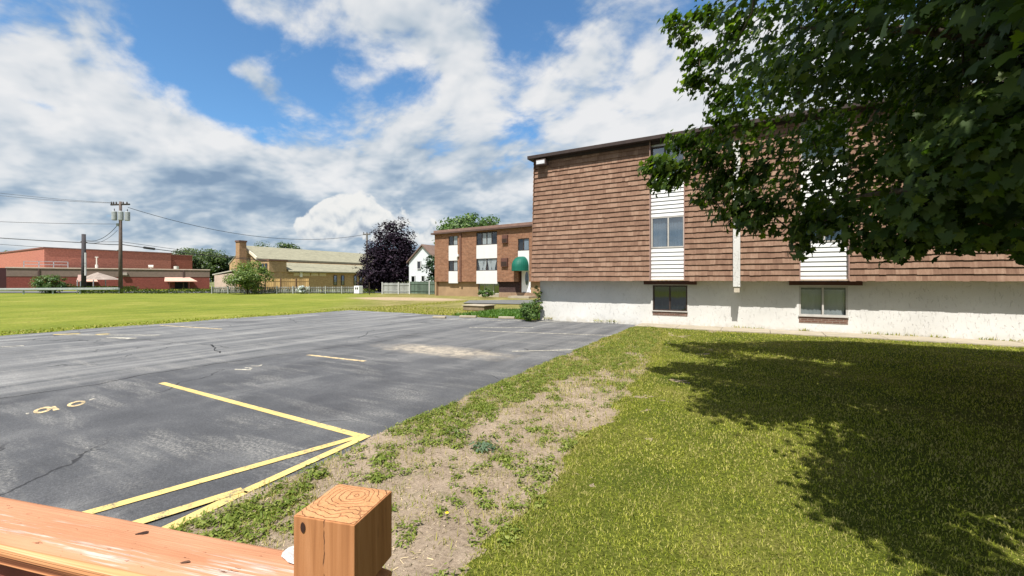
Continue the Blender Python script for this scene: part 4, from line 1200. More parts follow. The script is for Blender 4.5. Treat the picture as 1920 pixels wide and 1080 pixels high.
# board below the rail, balusters and bottom rail
m = MB(); m.box(-1.86, -h - .001, nf + .022, nf + .060, ZR - .125, ZR - .037); m.build('sub_rail', simple('sub_rail_red', (.20, .055, .04), .8, .25, 9), rl, bevel=.003)
m = MB(); m.box(-1.86, -h - .001, nf + .022, nf + .060, .62, .70); m.build('bottom_rail', MATS['sub_rail_red'], rl, bevel=.003)
for i in range(14):
    x = -.16 - i * .125
    m = MB(); m.box(x - .018, x + .018, nf + .024, nf + .058, .70, ZR - .126); m.build('baluster', MATS['sub_rail_red'], rl, bevel=.002)

# ================================================================ VEGETATION
MAPLE_T = [(0, 0, 0), (.20, -.10, -.03), (.46, -.06, -.09), (.34, .14, -.04), (.66, .34, -.12), (.44, .42, -.07), (.46, .58, -.10), (.24, .54, -.04), (.20, .74, -.06), (0, 1.02, -.12)]
half = len(MAPLE_T)
MAPLE_V = np.array(MAPLE_T + [(-x, y, z) for (x, y, z) in MAPLE_T[1:-1]] , float); MAPLE_V[:, 1] -= .4
MAPLE_F = [list(range(half)), [0] + [half - 1] + [half + i for i in range(half - 3, -1, -1)]]
LEAF_V = np.array([(0, -.5, 0), (.30, 0, -.06), (0, .55, -.10), (-.30, 0, -.06)], float); LEAF_F = [[0, 1, 2], [0, 2, 3]]

def leaves(name, cen, sig, per, size, mat, parent, center, tv=LEAF_V, tf=LEAF_F, upw=.55, outw=.6, rnd=.7, flat=.75, rng=None, cull=None):
    rng = rng or RNG
    n = len(cen) * per
    c = np.repeat(cen, per, 0); s = np.repeat(np.broadcast_to(np.asarray(sig, float), (len(cen),)), per)
    g = rng.normal(size=(n, 3)); g /= np.linalg.norm(g, axis=1, keepdims=True); g *= (rng.random((n, 1)) ** .45)
    pos = c + g * s[:, None] * np.array([1.25, 1.25, flat]) * 1.35
    if cull is not None:
        k = cull(pos); pos, g = pos[k], g[k]; n = len(pos)
    out = pos - np.asarray(center); out /= np.linalg.norm(out, axis=1, keepdims=True) + 1e-9
    nr = out * outw + np.array([0, 0, upw]) + g * .45 + rng.normal(size=(n, 3)) * rnd * .6
    rot = frames(nr, rng.random(n) * 2 * np.pi)
    return scatter(name, tv, tf, pos, rot, size * (.65 + .7 * rng.random(n)), mat, parent)

def tree(name, label, base, H, rx, rz0, mat, nclump, per, size, seed, cat='tree', trunk_r=.22, ctr=None, group=None, flat=.8, ry=None, sub=None, bark=None):
    rng = np.random.default_rng(seed)
    root = empty(name, base, 0, label, cat, group)
    ry = ry or rx
    cz = rz0 + (H - rz0) * .5; hz_ = (H - rz0) * .5
    d = rng.normal(size=(nclump, 3)); d /= np.linalg.norm(d, axis=1, keepdims=True)
    rad = (.45 + .55 * rng.random(nclump) ** .5)[:, None] * (.78 + .36 * rng.random((nclump, 1)))
    cen = np.array(base) + np.array([0, 0, cz]) + d * rad * np.array([rx, ry, hz_])
    sg = (.12 + .12 * rng.random(nclump)) * min(rx, hz_) * 1.5
    if sub is not None: cen = sub(cen, rng)
    m = MB(); b = Vector(base)
    m.tube([b, b + Vector((.05, 0, cz * .5)), b + Vector((0, .05, cz + hz_ * .3))], [trunk_r, trunk_r * .75, trunk_r * .3], 8)
    for i in range(min(14, nclump)):
        q = Vector(cen[i]); s0 = b + Vector((0, 0, max(.3, rz0 * .6 + (cz - rz0) * rng.random()))); m.tube([s0, s0.lerp(q, .5) + Vector((0, 0, .2)), q], [trunk_r * .4, trunk_r * .25, trunk_r * .1], 5)
    m.build('trunk', bark or M_BARK, root, smooth=True)
    leaves('crown', cen, sg, per, size, mat, root, np.array(base) + np.array([0, 0, cz - hz_ * .3]), rng=rng, flat=flat)
    return root

def m_bark():
    m, N = new_mat('bark'); c = N.coord()
    w = N.noise(N.map(c, (14, 14, 2.5)), 1.0, 5, .65, .4)
    finish(N, bsdf(N, N.ramp(w, [(.3, (.045, .035, .028)), (.7, (.15, .12, .095))]), .95, N.bump(w, .9, .03), 0, .1)); return m
M_BARK = m_bark()
M_MAPLE = leaf_mat('maple_leaf', [(.1, (.022, .046, .010)), (.45, (.044, .082, .015)), (.72, (.090, .140, .024)), (.92, (.19, .24, .055))], .42, .5, .3, (1.7, 1.9, .45))  # random leaf tones; the lightest also imitate sunlit highlights in their colour
M_FARG = leaf_mat('far_green_leaf', [(.1, (.03, .055, .014)), (.5, (.06, .10, .022)), (.9, (.12, .16, .04))], .3)
M_FARD = leaf_mat('far_dark_leaf', [(.1, (.018, .04, .018)), (.5, (.03, .065, .028)), (.9, (.06, .10, .04))], .25)
M_LIGHTG = leaf_mat('light_shrub_leaf', [(.1, (.06, .10, .02)), (.5, (.12, .18, .035)), (.9, (.22, .27, .07))], .35)
M_PURP = leaf_mat('purple_leaf', [(.1, (.006, .004, .008)), (.5, (.014, .008, .016)), (.9, (.040, .024, .040))], .12, .65, .15, (1.2, .6, .9))
M_BUSH = leaf_mat('bush_leaf', [(.1, (.03, .07, .012)), (.5, (.07, .13, .025)), (.9, (.15, .22, .06))], .3)

# ---- the big maple over the lawn
TB = Vector((4.9, 7.6, 0))
mp_ = empty('maple_tree', TB, 0, 'large green maple spreading low over the lawn with its trunk out of frame', 'tree')
OUT = [(1262, -900), (1262, 30), (1274, 70), (1312, 100), (1296, 150), (1322, 160), (1356, 140), (1356, 200), (1340, 228), (1345, 246), (1270, 258), (1256, 278), (1208, 312), (1212, 328), (1240, 348), (1285, 322), (1330, 385), (1372, 412), (1420, 430), (1455, 408), (1500, 390), (1500, 460), (1512, 468), (1530, 440), (1585, 420), (1605, 456), (1670, 470), (1700, 462), (1760, 448), (1860, 448), (1925, 462), (2300, 500), (6000, 500), (6000, -9000), (1262, -9000)]
OUTB = [(1242, -900), (1242, 60), (1262, 100), (1282, 110), (1272, 172), (1318, 178), (1342, 160), (1340, 205), (1322, 222), (1324, 244), (1246, 250), (1238, 276), (1186, 308), (1190, 340), (1222, 366), (1250, 366), (1280, 336), (1300, 360), (1318, 402), (1360, 428), (1420, 446), (1456, 428), (1480, 400), (1478, 466), (1500, 490), (1514, 458), (1585, 434), (1592, 474), (1668, 490), (1700, 478), (1760, 466), (1860, 466), (1925, 484), (2300, 520), (6000, 520), (6000, -9000), (1242, -9000)]
SHD = [(1235, 712), (1300, 712), (1270, 690), (1320, 672), (1300, 652), (1420, 641), (1600, 644), (1920, 664), (2600, 700), (9000, 1500), (9000, 4000), (2100, 4000), (1720, 1090), (1690, 1020), (1560, 1000), (1520, 955), (1510, 880), (1420, 860), (1390, 800), (1290, 775), (1330, 735)]
SG = [G(*p) for p in SHD]; SGp = [(p.x, p.y) for p in SG]
SUN_AZ, SUN_EL = R(9), R(60)
sdir = np.array([math.sin(SUN_AZ) * math.cos(SUN_EL), -math.cos(SUN_AZ) * math.cos(SUN_EL), math.sin(SUN_EL)])
rng = np.random.default_rng(5)
N0 = 40000
cc = np.array([4.5, 7.4, 6.3]); rr3 = np.array([6.9, 7.0, 4.9])
d = rng.normal(size=(N0, 3)); d /= np.linalg.norm(d, axis=1, keepdims=True)
cand = cc + d * (rng.random((N0, 1)) ** .30) * rr3 * (.9 + .2 * rng.random((N0, 1)))
cand = cand[cand[:, 2] > 2.25]
qx, qy, qz = project(cand[:, 0], cand[:, 1], cand[:, 2])
NC = len(cand)
gx = cand[:, 0] - sdir[0] / sdir[2] * cand[:, 2]; gy = cand[:, 1] - sdir[1] / sdir[2] * cand[:, 2]
ok = (qz > .8) & inside(qx, qy, OUT) & inside(gx, gy, SGp)
ok2 = (qz <= .8) & inside(gx, gy, SGp) & (cand[:, 0] > 3.5)
dist_eye = np.linalg.norm(cand - np.array([0, 0, EYE]), axis=1)
inview = (qx < 2010) & (qy > -90) & (qz > .8)
cand = cand[(ok | ok2) & (dist_eye > np.where(inview, 5.4, 2.9))]
cg = np.stack([cand[:, 0] - sdir[0] / sdir[2] * cand[:, 2], cand[:, 1] - sdir[1] / sdir[2] * cand[:, 2]], 1)
seen = {}; keep = []
for i in range(len(cand)):           # few layers of foliage on the thin outer side, many near the trunk
    key = (int(math.floor(cg[i, 0] / .55)), int(math.floor(cg[i, 1] / .55)))
    lim = 2 if cg[i, 0] < .3 else (3 if cg[i, 0] < 1.6 else (5 if cg[i, 0] < 3 else 9))
    if cg[i, 0] < 2.0 and fbm(cg[i, 0] * .95, cg[i, 1] * .95, 123, 3) < .47: continue
    if seen.get(key, 0) < lim:
        seen[key] = seen.get(key, 0) + 1; keep.append(i)
cand = cand[keep][:2100]
print('maple clumps', len(cand))
# low boughs that reach over the viewer's side of the lawn
nb_ = 900
gg = np.stack([.3 + 5.5 * rng.random(nb_), 2.9 + 4.2 * rng.random(nb_)], 1); zz_ = 2.9 + 2.3 * rng.random(nb_)
low = np.stack([gg[:, 0] + sdir[0] / sdir[2] * zz_, gg[:, 1] + sdir[1] / sdir[2] * zz_, zz_], 1)
lx_, ly_, lz_ = project(low[:, 0], low[:, 1], low[:, 2])
good = inside(gg[:, 0], gg[:, 1], SGp) & ((lz_ < .3) | (ly_ < -110) | (lx_ > 2050)) & (np.linalg.norm(low - np.array([0, 0, EYE]), axis=1) > 2.2) & (fbm(gg[:, 0] * 1.1, gg[:, 1] * 1.1, 99, 3) > .40)
cand = np.concatenate([cand, low[good][:110]])
# sprays that make the outline: placed on measured sight lines at the crown's left face
spr = []
for (px, py, zc) in ((1262, 45, 8.3), (1285, 70, 8.2), (1300, 112, 8.0), (1290, 155, 8.0), (1312, 150, 7.9), (1345, 180, 7.8), (1345, 225, 7.6), (1275, 262, 7.0), (1300, 275, 6.9), (1225, 315, 6.7), (1250, 312, 6.7), (1240, 348, 6.7), (1265, 330, 6.8), (1330, 300, 6.8), (1325, 370, 6.6), (1365, 405, 6.5), (1415, 425, 6.4), (1395, 380, 6.6), (1492, 440, 6.2), (1500, 468, 6.2), (1530, 420, 6.2), (1600, 460, 6.0), (1668, 474, 5.9), (1690, 462, 5.8), (1758, 452, 5.6), (1820, 452, 5.4), (1880, 456, 5.2), (1915, 470, 5.0), (1340, 100, 8.2), (1380, 60, 8.2), (1320, 30, 8.4), (1400, 330, 6.8), (1350, 340, 6.8), (1440, 390, 6.5), (1740, 300, 3.9), (1790, 270, 3.6), (1840, 250, 3.5), (1895, 270, 3.3), (1880, 330, 3.4), (1800, 330, 3.7), (1915, 220, 3.4), (1770, 420, 4.2), (1720, 380, 4.3)):
    spr.append(P(px, py, zc))
spr = np.array([list(p) for p in spr])
sig_c = np.concatenate([.30 + .22 * rng.random(len(cand)), np.full(len(spr), .20)])
cen_all = np.concatenate([cand, spr])
limbs = MB()
limbs.tube([TB, TB + Vector((.02, .03, 1.2)), TB + Vector((0, -.05, 2.6)), TB + Vector((-.1, .05, 4.6)), TB + Vector((0, 0, 8.6))], [.34, .27, .24, .18, .05], 14)
limb_pts = []
for k in range(13):
    az = k * 2.4; el = .15 + .75 * (k / 13)
    s0 = TB + Vector((0, 0, 2.1 + 4.2 * k / 13)); L = 5.6 - 2.2 * k / 13
    e = s0 + Vector((math.cos(az) * math.cos(el) * L, math.sin(az) * math.cos(el) * L, math.sin(el) * L))
    pts = [s0, s0.lerp(e, .35) + Vector((0, 0, .25)), s0.lerp(e, .7) + Vector((0, 0, .25)), e]
    limbs.tube(pts, [.13, .09, .055, .015], 8)
    for i in range(9):
        limb_pts.append(s0.lerp(e, .3 + .08 * i) + Vector((0, 0, .2)))
limbs.build('trunk', M_BARK, mp_, smooth=True)
tw = MB(); LP = np.array([list(p) for p in limb_pts])
CC = cen_all
for i in list(range(0, len(cand), 3)) + list(range(len(cand), len(cen_all))):
    c = cen_all[i]; dl = ((LP - c) ** 2).sum(1); j = int(np.argmin(dl)); src = LP[j]
    if dl[j] > 1.7 ** 2:                     # too far from a limb: grow from a neighbouring clump nearer the trunk
        dn = ((CC - c) ** 2).sum(1); tn = ((CC - np.array([TB.x, TB.y, 4.5])) ** 2).sum(1)
        dn = np.where(tn < tn[i] - .2, dn, 1e9); j = int(np.argmin(dn)); src = CC[j]
        if dn[j] > 1.3 ** 2: continue
    a = Vector(src); b = Vector(c); mid = a.lerp(b, .55) + Vector((random.uniform(-.12, .12), random.uniform(-.12, .12), random.uniform(.02, .2)))
    tw.tube([a, mid, b], [.014, .009, .003], 5)
tw.build('twigs', M_BARK, mp_, smooth=True)['kind'] = 'stuff'
def keep_out(pos):
    n = len(pos); qx, qy, qz = project(pos[:, 0], pos[:, 1], pos[:, 2])
    j = rng.normal(size=(n, 2)) * 13
    gx = pos[:, 0] - sdir[0] / sdir[2] * pos[:, 2]; gy = pos[:, 1] - sdir[1] / sdir[2] * pos[:, 2]
    g = rng.normal(size=(n, 2)) * .14
    return (np.linalg.norm(pos - np.array([0, 0, EYE]), axis=1) > 2.6) & (pos[:, 2] > 1.95) & ((qz < .8) | inside(qx + j[:, 0], qy + j[:, 1], OUTB)) & (inside(gx + g[:, 0], gy + g[:, 1], SGp) | ((qx < 1420) & (qz > 5)))
leaves('crown', cen_all, sig_c, 118, .097, M_MAPLE, mp_, np.array([4.9, 8.2, 4.6]), MAPLE_V, MAPLE_F, .70, .95, .75, .7, rng, keep_out)

# ---- distant trees and shrubs
tree('purple_maple', 'large dark purple leaved tree between the pale roofed hall and the white house', at(737, 70), 11.5, 3.6, .3, M_PURP, 175, 66, .42, 3, flat=.9, trunk_r=.3)
tree('purple_maple', 'smaller purple leaved tree crowding the side of the larger purple one', at(701, 67), 6.9, 2.3, .2, M_PURP, 90, 62, .36, 4, flat=.9, trunk_r=.2)
tree('broadleaf_tree', 'wide green tree rising behind the end of the red brick hall', at(372, 118), 10.6, 7.4, 2.5, M_FARG, 130, 60, .6, 6)
tree('broadleaf_tree', 'low green tree between the red hall and the dark conifer', at(414, 122), 8.2, 4.0, 1.5, M_FARG, 70, 60, .55, 8)
tree('conifer_tree', 'dark conifer just beside the square chimney', at(438, 120), 9.2, 2.3, .8, M_FARD, 80, 60, .5, 9)
tree('broadleaf_tree', 'green treetop showing over the roof ridge beside the chimney', at(488, 112), 11.5, 3.6, 4, M_FARG, 70, 60, .55, 10)
tree('broadleaf_tree', 'second green treetop showing over the middle of the pale roof', at(535, 112), 11.4, 4.0, 4, M_FARG, 80, 60, .55, 12)
tree('broadleaf_tree', 'dark green treetop standing over the roof of the brown brick block', at(884, 68), 12.2, 5.3, 5, M_BUSH, 130, 70, .5, 13)
tree('broadleaf_tree', 'olive tree peeping over the end of the salmon block', at(4, 130), 10.8, 3.4, 3, M_FARG, 60, 50, .6, 14)
tree('broadleaf_tree', 'narrow dark tree squeezed between the white house and the brown brick block', at(817, 60), 5.8, 1.5, .8, M_FARD, 50, 60, .32, 15)
tree('small_tree', 'small light green tree growing in front of the chimney', at(464, 59), 4.2, 2.6, .6, M_LIGHTG, 90, 62, .26, 16, trunk_r=.1)
tree('shrub', 'round green bush behind the guard rail', at(97, 62.5), 2.6, 2.0, .05, M_BUSH, 70, 60, .22, 17, 'shrub', .06)
tree('shrub', 'low clipped green shrub below the wide window of the brick block', at(911, 46), .95, 1.0, .05, M_BUSH, 30, 60, .14, 18, 'shrub', .04)
tree('shrub', 'pale flowering shrub spilling over the picket fence', at(566, 60), 1.2, .75, .1, leaf_mat('pale_bloom', [(.1, (.35, .38, .4)), (.9, (.75, .78, .8))], .2), 24, 50, .13, 19, 'shrub', .04)
cb_ = G(1001, 602)
tree('shrub', 'leafy green bush growing at the corner of the stucco wall', Vector((cb_.x - .12, cb_.y - .1, 0)), .95, .46, .02, M_BUSH, 34, 70, .085, 20, 'shrub', .02)
tree('climbing_plant', 'thin pale leaved climber rising against the corner of the stucco wall', Vector((cb_.x - .05, cb_.y + .45, 0)), 1.75, .22, .2, M_LIGHTG, 26, 40, .075, 21, 'plant', .015)
# hedge row along the street
rng = np.random.default_rng(31)
hcen = []
for px in range(150, 700, 3):
    zc = 61.6 + rng.normal() * .25
    hh = .35 + .35 * rng.random() * (1.5 if px < 420 else 1.0)
    p = at(px, zc); hcen.append((p.x, p.y, hh * .6))
for px in range(96, 228, 3):
    p = at(px + 30, 64); hcen.append((p.x, p.y, .75))
hd = leaves('hedge', np.array(hcen), .34, 34, .17, leaf_mat('hedge_leaf', [(.1, (.02, .04, .012)), (.5, (.05, .08, .02)), (.9, (.14, .17, .05))], .25), None, np.array([0, 0, -3]), rng=rng)
hd['kind'] = 'stuff'; tag(hd, 'rough hedge and weeds along the street edge of the field', 'hedge')
# distant tree line closing the horizon
ft = []
for az in np.arange(-62, 40, .55):
    zc = 190 + 40 * rng.random(); a_ = R(az)
    p = W(math.tan(a_) * zc, zc)
    ft.append((p.x, p.y, 3.4 + 2.4 * rng.random()))
fo = leaves('tree_line', np.array(ft), 3.4, 60, 1.5, M_FARG, None, np.array([-100, 150, -10]), rng=rng)
fo['kind'] = 'stuff'; tag(fo, 'far tree line along the horizon', 'trees')

# ---- grass
BLADE_V = np.array([(-.5, 0, 0), (.5, 0, 0), (-.45, .20, .46), (.45, .20, .46), (0, .66, .74)], float); BLADE_F = [[0, 1, 3, 2], [2, 3, 4]]
def m_grass(name, dry=.5):
    m, N = new_mat(name)
    rnd = N.n('ShaderNodeNewGeometry').outputs['Random Per Island']
    c = N.coord()
    big = N.m('ADD', N.m('MULTIPLY', N.noise(c, .7, 5, .65), .65), N.m('MULTIPLY', N.noise(c, 5, 4, .65), .35))
    mid8 = N.noise(c, 11, 3, .6)
    green = N.ramp(N.m('ADD', N.m('MULTIPLY', rnd, .75), N.m('MULTIPLY', N.m('SUBTRACT', mid8, .35), .85)), [(.0, (.085, .120, .012)), (.35, (.25, .285, .034)), (.7, (.42, .415, .080)), (1, (.55, .51, .18))])
    straw = N.ramp(rnd, [(.0, (.24, .21, .06)), (1, (.44, .38, .16))])
    k = N.smooth(N.m('ADD', big, N.m('MULTIPLY', N.m('SUBTRACT', rnd, .5), .30)), .575 - .2 * dry, .76 - .2 * dry)
    col = N.mix(N.m('MULTIPLY', k, .85), green, straw)
    df = N.n('ShaderNodeBsdfDiffuse', {'Color': col}); tr = N.n('ShaderNodeBsdfTranslucent', {'Color': N.mix(1.0, col, (1.0, 1.1, .5), 'MULTIPLY')})
    mx = N.n('ShaderNodeMixShader', {0: .35, 1: df.outputs[0], 2: tr.outputs[0]})
    finish(N, mx); return m
M_GRASS = m_grass('grass_blade', .5)

def blades(name, X, Y, Z, Lh, Wd, lean, mat, label, rng, cat='grass'):
    n = len(X)
    az = rng.random(n) * 2 * np.pi; tl = rng.normal(size=n) * lean
    ca, sa = np.cos(az), np.sin(az); ct, st = np.cos(tl), np.sin(tl)
    Rz = np.zeros((n, 3, 3)); Rz[:, 0, 0] = ca; Rz[:, 0, 1] = -sa; Rz[:, 1, 0] = sa; Rz[:, 1, 1] = ca; Rz[:, 2, 2] = 1
    Rx = np.zeros((n, 3, 3)); Rx[:, 0, 0] = 1; Rx[:, 1, 1] = ct; Rx[:, 1, 2] = st; Rx[:, 2, 1] = -st; Rx[:, 2, 2] = ct
    rot = np.einsum('nij,njk->nik', Rz, Rx)
    pos = np.stack([X, Y, Z], 1)
    o = scatter(name, BLADE_V, BLADE_F, pos, rot, np.stack([Wd, Lh, Lh], 1), mat, None, False, 'stuff')
    tag(o, label, cat); return o
def infrust(X, Y, m=1.2):
    xc = S3 * X + .5 * Y; zc = -.5 * X + S3 * Y
    return (zc > .8) & (np.abs(xc) < zc * 1.22 + m)

rng = np.random.default_rng(77)
px_, py_, pl_, pw_ = [], [], [], []
for (y0_, y1_, dens, L, wd) in ((.3, 4.2, 6800, .031, .0050), (4.2, 7.5, 3000, .035, .0082), (7.5, 11.5, 1500, .038, .0105), (11.5, 16.9, 600, .044, .016)):
    x0_, x1_ = -4.2, 21.0
    n = int((x1_ - x0_) * (y1_ - y0_) * dens)
    X = x0_ + (x1_ - x0_) * rng.random(n); Y = y0_ + (y1_ - y0_) * rng.random(n)
    k = infrust(X, Y) & (rng.random(n) < lawn_cover(X, Y) ** .7 * (.55 + .45 * np.clip((fbm(X * 1.1, Y * 1.1, 51, 4) - .30) * 4, 0, 1)))
    X, Y = X[k], Y[k]
    px_.append(X); py_.append(Y); pl_.append(L * (.45 + .85 * rng.random(len(X))) * (.75 + .5 * fbm(X * .9, Y * .9, 61, 3))); pw_.append(wd * (.6 + .8 * rng.random(len(X))))
X = np.concatenate(px_); Y = np.concatenate(py_)
blades('lawn_grass', X, Y, lawn_z(X, Y) - .004, np.concatenate(pl_), np.concatenate(pw_), .75, M_GRASS, 'mown yellow green lawn grass with dry patches', rng)
print('lawn blades', len(X))

# weeds and sparse grass over the bare strip
def weed_density(X, Y):
    band = np.clip(1 - np.abs(X - (LR(Y) + .50 + .035 * (Y - 4))) / (.42 + .012 * Y), 0, 1) ** .6 * np.clip((Y - 2.6) / 1.6, .35, 1)
    nz = fbm(X * 1.5, Y * 1.5, 71, 5)
    patch = np.clip((nz - .475) * 7, 0, 1)
    gate = np.clip((fbm(X * 2.0 + 9, Y * 1.2, 72, 4) - .32) * 4, 0, 1)
    small = .16 * np.clip((fbm(X * 4.5, Y * 4.5, 75, 3) - .45) * 8, 0, 1)
    return np.clip(band * gate + patch * .8 + small, 0, 1) * (X > LR(Y) + .0)
n = 15000
X = LOT_R + .0 + 2.9 * rng.random(n); Y = 1.2 + 15.9 * rng.random(n)
k = (rng.random(n) < weed_density(X, Y) * .62) & (X < bx(Y) + .3) & infrust(X, Y)
X, Y = X[k], Y[k]
per = 20
Xc = np.repeat(X, per); Yc = np.repeat(Y, per); nn_ = len(Xc)
az = rng.random(nn_) * 2 * np.pi; rd = .012 + .05 * rng.random(nn_)
Xb = Xc + np.cos(az) * rd; Yb = Yc + np.sin(az) * rd
pos = np.stack([Xb, Yb, soil_z(Xb, Yb) + .004 + .045 * rng.random(nn_) ** 1.5], 1)
nr = np.stack([np.cos(az) * .45, np.sin(az) * .45, np.ones(nn_)], 1) + rng.normal(size=(nn_, 3)) * .35
LV = np.array([(0, -.45, 0), (.20, -.12, .02), (.17, .22, .0), (0, .55, -.10), (-.17, .22, 0), (-.20, -.12, .02)], float)
M_WEED = leaf_mat('weed_leaf', [(.1, (.08, .115, .018)), (.5, (.16, .21, .032)), (.9, (.29, .31, .085))], .3, .6, .2)
wo = scatter('ground_weeds', LV, [[0, 1, 2, 3], [0, 3, 4, 5]], pos, frames(nr, az - np.pi / 2 + rng.normal(size=nn_) * .5), .018 + .030 * rng.random(nn_), M_WEED, None, False, 'stuff')
tag(wo, 'low green weeds spreading over the bare soil strip', 'weeds')
n = 110000
X = LOT_R + .0 + 3.0 * rng.random(n); Y = 1.0 + 16.1 * rng.random(n)
dd_ = np.clip(weed_density(X, Y) * .75 + np.clip((Y - 4) / 8, 0, .85) * np.clip((fbm(X * 3, Y * 3, 81, 4) - .25) * 2, 0, 1) + .34 * np.clip((fbm(X * 2.4, Y * 2.4, 83, 4) - .40) * 5, 0, 1), 0, 1)
k = (X > LR(Y) + .02) & (rng.random(n) < dd_) & (X < bx(Y) + .5) & infrust(X, Y)
X, Y = X[k], Y[k]
sc_ = np.clip(Y / 6, .8, 2.4)
blades('sparse_grass', X, Y, soil_z(X, Y) - .003, (.035 + .05 * rng.random(len(X))), .0055 * sc_ * (.6 + .8 * rng.random(len(X))), .75, m_grass('sparse_blade', 1.0), 'sparse half dry grass growing through the bare soil', rng)
n = 15000
X = LOT_R + 2.9 * rng.random(n); Y = 1.1 + 16 * rng.random(n) ** 1.25
k = (X > LR(Y) + .02) & (X < bx(Y) + .3) & infrust(X, Y) & (rng.random(n) < .25 + .9 * fbm(X * 1.6, Y * 1.6, 87, 4)); X, Y = X[k], Y[k]
ST_V = np.array([(-.5, -.05, 0), (.5, -.04, .06), (.5, .04, .06), (-.5, .05, 0)], float)
st = scatter('dry_straw', ST_V, [[0, 1, 2, 3]], np.stack([X, Y, soil_z(X, Y) + .004], 1), frames(rng.normal(size=(len(X), 3)) * .22 + np.array([0, 0, 1]), rng.random(len(X)) * 6.28), (.018 + .045 * rng.random(len(X)) ** 2) * np.clip(Y / 5, .8, 2.2), simple('straw', (.34, .27, .16), .9, .75, 30, island=.85), None, False, 'stuff')
tag(st, 'dry grass litter lying on the bare soil strip', 'dry grass')
# crumbs of soil and stones
n = 9000
X = LOT_R + .05 + 2.3 * rng.random(n); Y = 1.2 + 11 * rng.random(n) ** 1.3
k = (X < bx(Y)) & (X > LR(Y) - .05) & infrust(X, Y); X, Y = X[k], Y[k]
CR_V = np.array([(1, 0, 0), (-.9, .1, 0), (.1, .9, .1), (0, -1, 0), (.1, 0, .8), (0, 0, -.6)], float)
CR_F = [[0, 2, 4], [2, 1, 4], [1, 3, 4], [3, 0, 4], [2, 0, 5], [1, 2, 5], [3, 1, 5], [0, 3, 5]]
pe = scatter('soil_crumbs', CR_V, CR_F, np.stack([X, Y, soil_z(X, Y) + .002], 1), frames(rng.normal(size=(len(X), 3)) * .5 + np.array([0, 0, 1]), rng.random(len(X)) * 6.28), .004 + .011 * rng.random(len(X)) ** 3, simple('soil_crumb', (.30, .24, .17), .95, .35, 30, island=.6), None, False, 'stuff')
tag(pe, 'loose soil crumbs and small stones on the bare strip', 'soil crumbs')
# tufts over the far lot edges and on the island by the wall
n = 12000
X = LOT_L - 2.2 + 2.8 * rng.random(n) ** .55; Y = -6 + 40 * rng.random(n)
k = infrust(X, Y, 2) & (X < LOT_L + .3 + .9 * (fbm(X * 0, Y * .9, 91, 4) - .5)); X, Y = X[k], Y[k]
n2 = 9000
X2 = -22 + 13 * rng.random(n2); Y2 = 18.2 + 5 * rng.random(n2) ** 1.5
X = np.concatenate([X, X2]); Y = np.concatenate([Y, Y2])
blades('field_tufts', X, Y, np.full(len(X), -.03), .025 + .05 * rng.random(len(X)), .03 + .03 * rng.random(len(X)), .9, m_grass('field_blade', .55), 'short field grass tufts beyond the parking lot', rng)
n = 9000
ia, ib = G(915, 592), G(1000, 592)
X = -14.2 + 5.1 * rng.random(n); Y = 18.1 + 5.4 * rng.random(n)
blades('island_grass', X, Y, np.full(n, -.02), .09 + .12 * rng.random(n), .02 + .02 * rng.random(n), .5, leaf_mat('island_blade', [(.1, (.04, .11, .012)), (.9, (.12, .22, .03))], .3), 'bright green grass beside the corner of the stucco wall', rng)
# weed tufts at the foot of the stucco wall
n = 1500
X = LOT_L + 13.5 + 26 * rng.random(n); Y = np.full(n, 18.07) - .05 * rng.random(n)
k = fbm(X * 1.3, X * 0, 95, 4) > .55; X, Y = X[k], Y[k]
blades('wall_weeds', X, Y, np.full(len(X), .07), .05 + .10 * rng.random(len(X)), .016 + .014 * rng.random(len(X)), .5, m_grass('wall_blade', .8), 'thin weeds along the foot of the stucco wall', rng)

# individual weeds that stand out on the bare soil
def weed(name, label, px, py, nl, ln, mat, seed, flower=None, cat='weed'):
    rng = np.random.default_rng(seed); b = G(px, py); base = Vector((b.x, b.y, float(soil_z(np.array(b.x), np.array(b.y)))))
    root = empty(name, base, 0, label, cat)
    az = rng.random(nl) * 2 * np.pi; r_ = ln * (.15 + 1.15 * rng.random(nl) ** .8)
    pos = np.array(base) + np.stack([np.cos(az) * r_ * 1.2, np.sin(az) * r_, .010 + ln * .75 * rng.random(nl) ** 1.4], 1)
    nr = np.stack([np.cos(az) * .6, np.sin(az) * .6, np.ones(nl)], 1) + rng.normal(size=(nl, 3)) * .25
    scatter('leaves', LV, [[0, 1, 2, 3], [0, 3, 4, 5]], pos, frames(nr, az - np.pi / 2), ln * (.28 + .35 * rng.random(nl)), mat, root)
    if flower:
        f = base + Vector((.0, .0, ln * .9)); MB().tube([base, f], .003, 5).build('stem', M_WEED, root)
        fb = MB()
        for i in range(10):
            t = i * .628; fb.add([f, f + Vector((math.cos(t - .3) * .012, math.sin(t - .3) * .012, .005)), f + Vector((math.cos(t) * .016, math.sin(t) * .016, .006)), f + Vector((math.cos(t + .3) * .012, math.sin(t + .3) * .012, .005))], [(0, 1, 2, 3)])
        fb.build('flower', simple('dandelion_yellow', (.80, .62, .02), .7, .1, 20), root)
M_BLUEW = leaf_mat('bluish_weed_leaf', [(.1, (.05, .09, .05)), (.9, (.13, .19, .11))], .25, .6, .2)
weed('weed', 'tall bluish green weed standing alone in the bare soil', 908, 848, 130, .105, M_BLUEW, 1)
weed('weed', 'pale lime green broad leaved weed on the bare soil', 858, 822, 80, .10, M_LIGHTG, 2)
weed('weed', 'dense green weed mound below the corner of the yellow lines', 712, 872, 90, .085, M_WEED, 3)
weed('weed', 'scruffy green weed clump just behind the square post', 590, 898, 150, .085, M_WEED, 4)
weed('weed', 'leafy weed clump against the yellow line above the rail', 432, 985, 170, .075, M_WEED, 5)
weed('dandelion', 'small dandelion with one yellow flower in the dry soil', 838, 985, 14, .06, M_WEED, 6, flower=1, cat='flower')
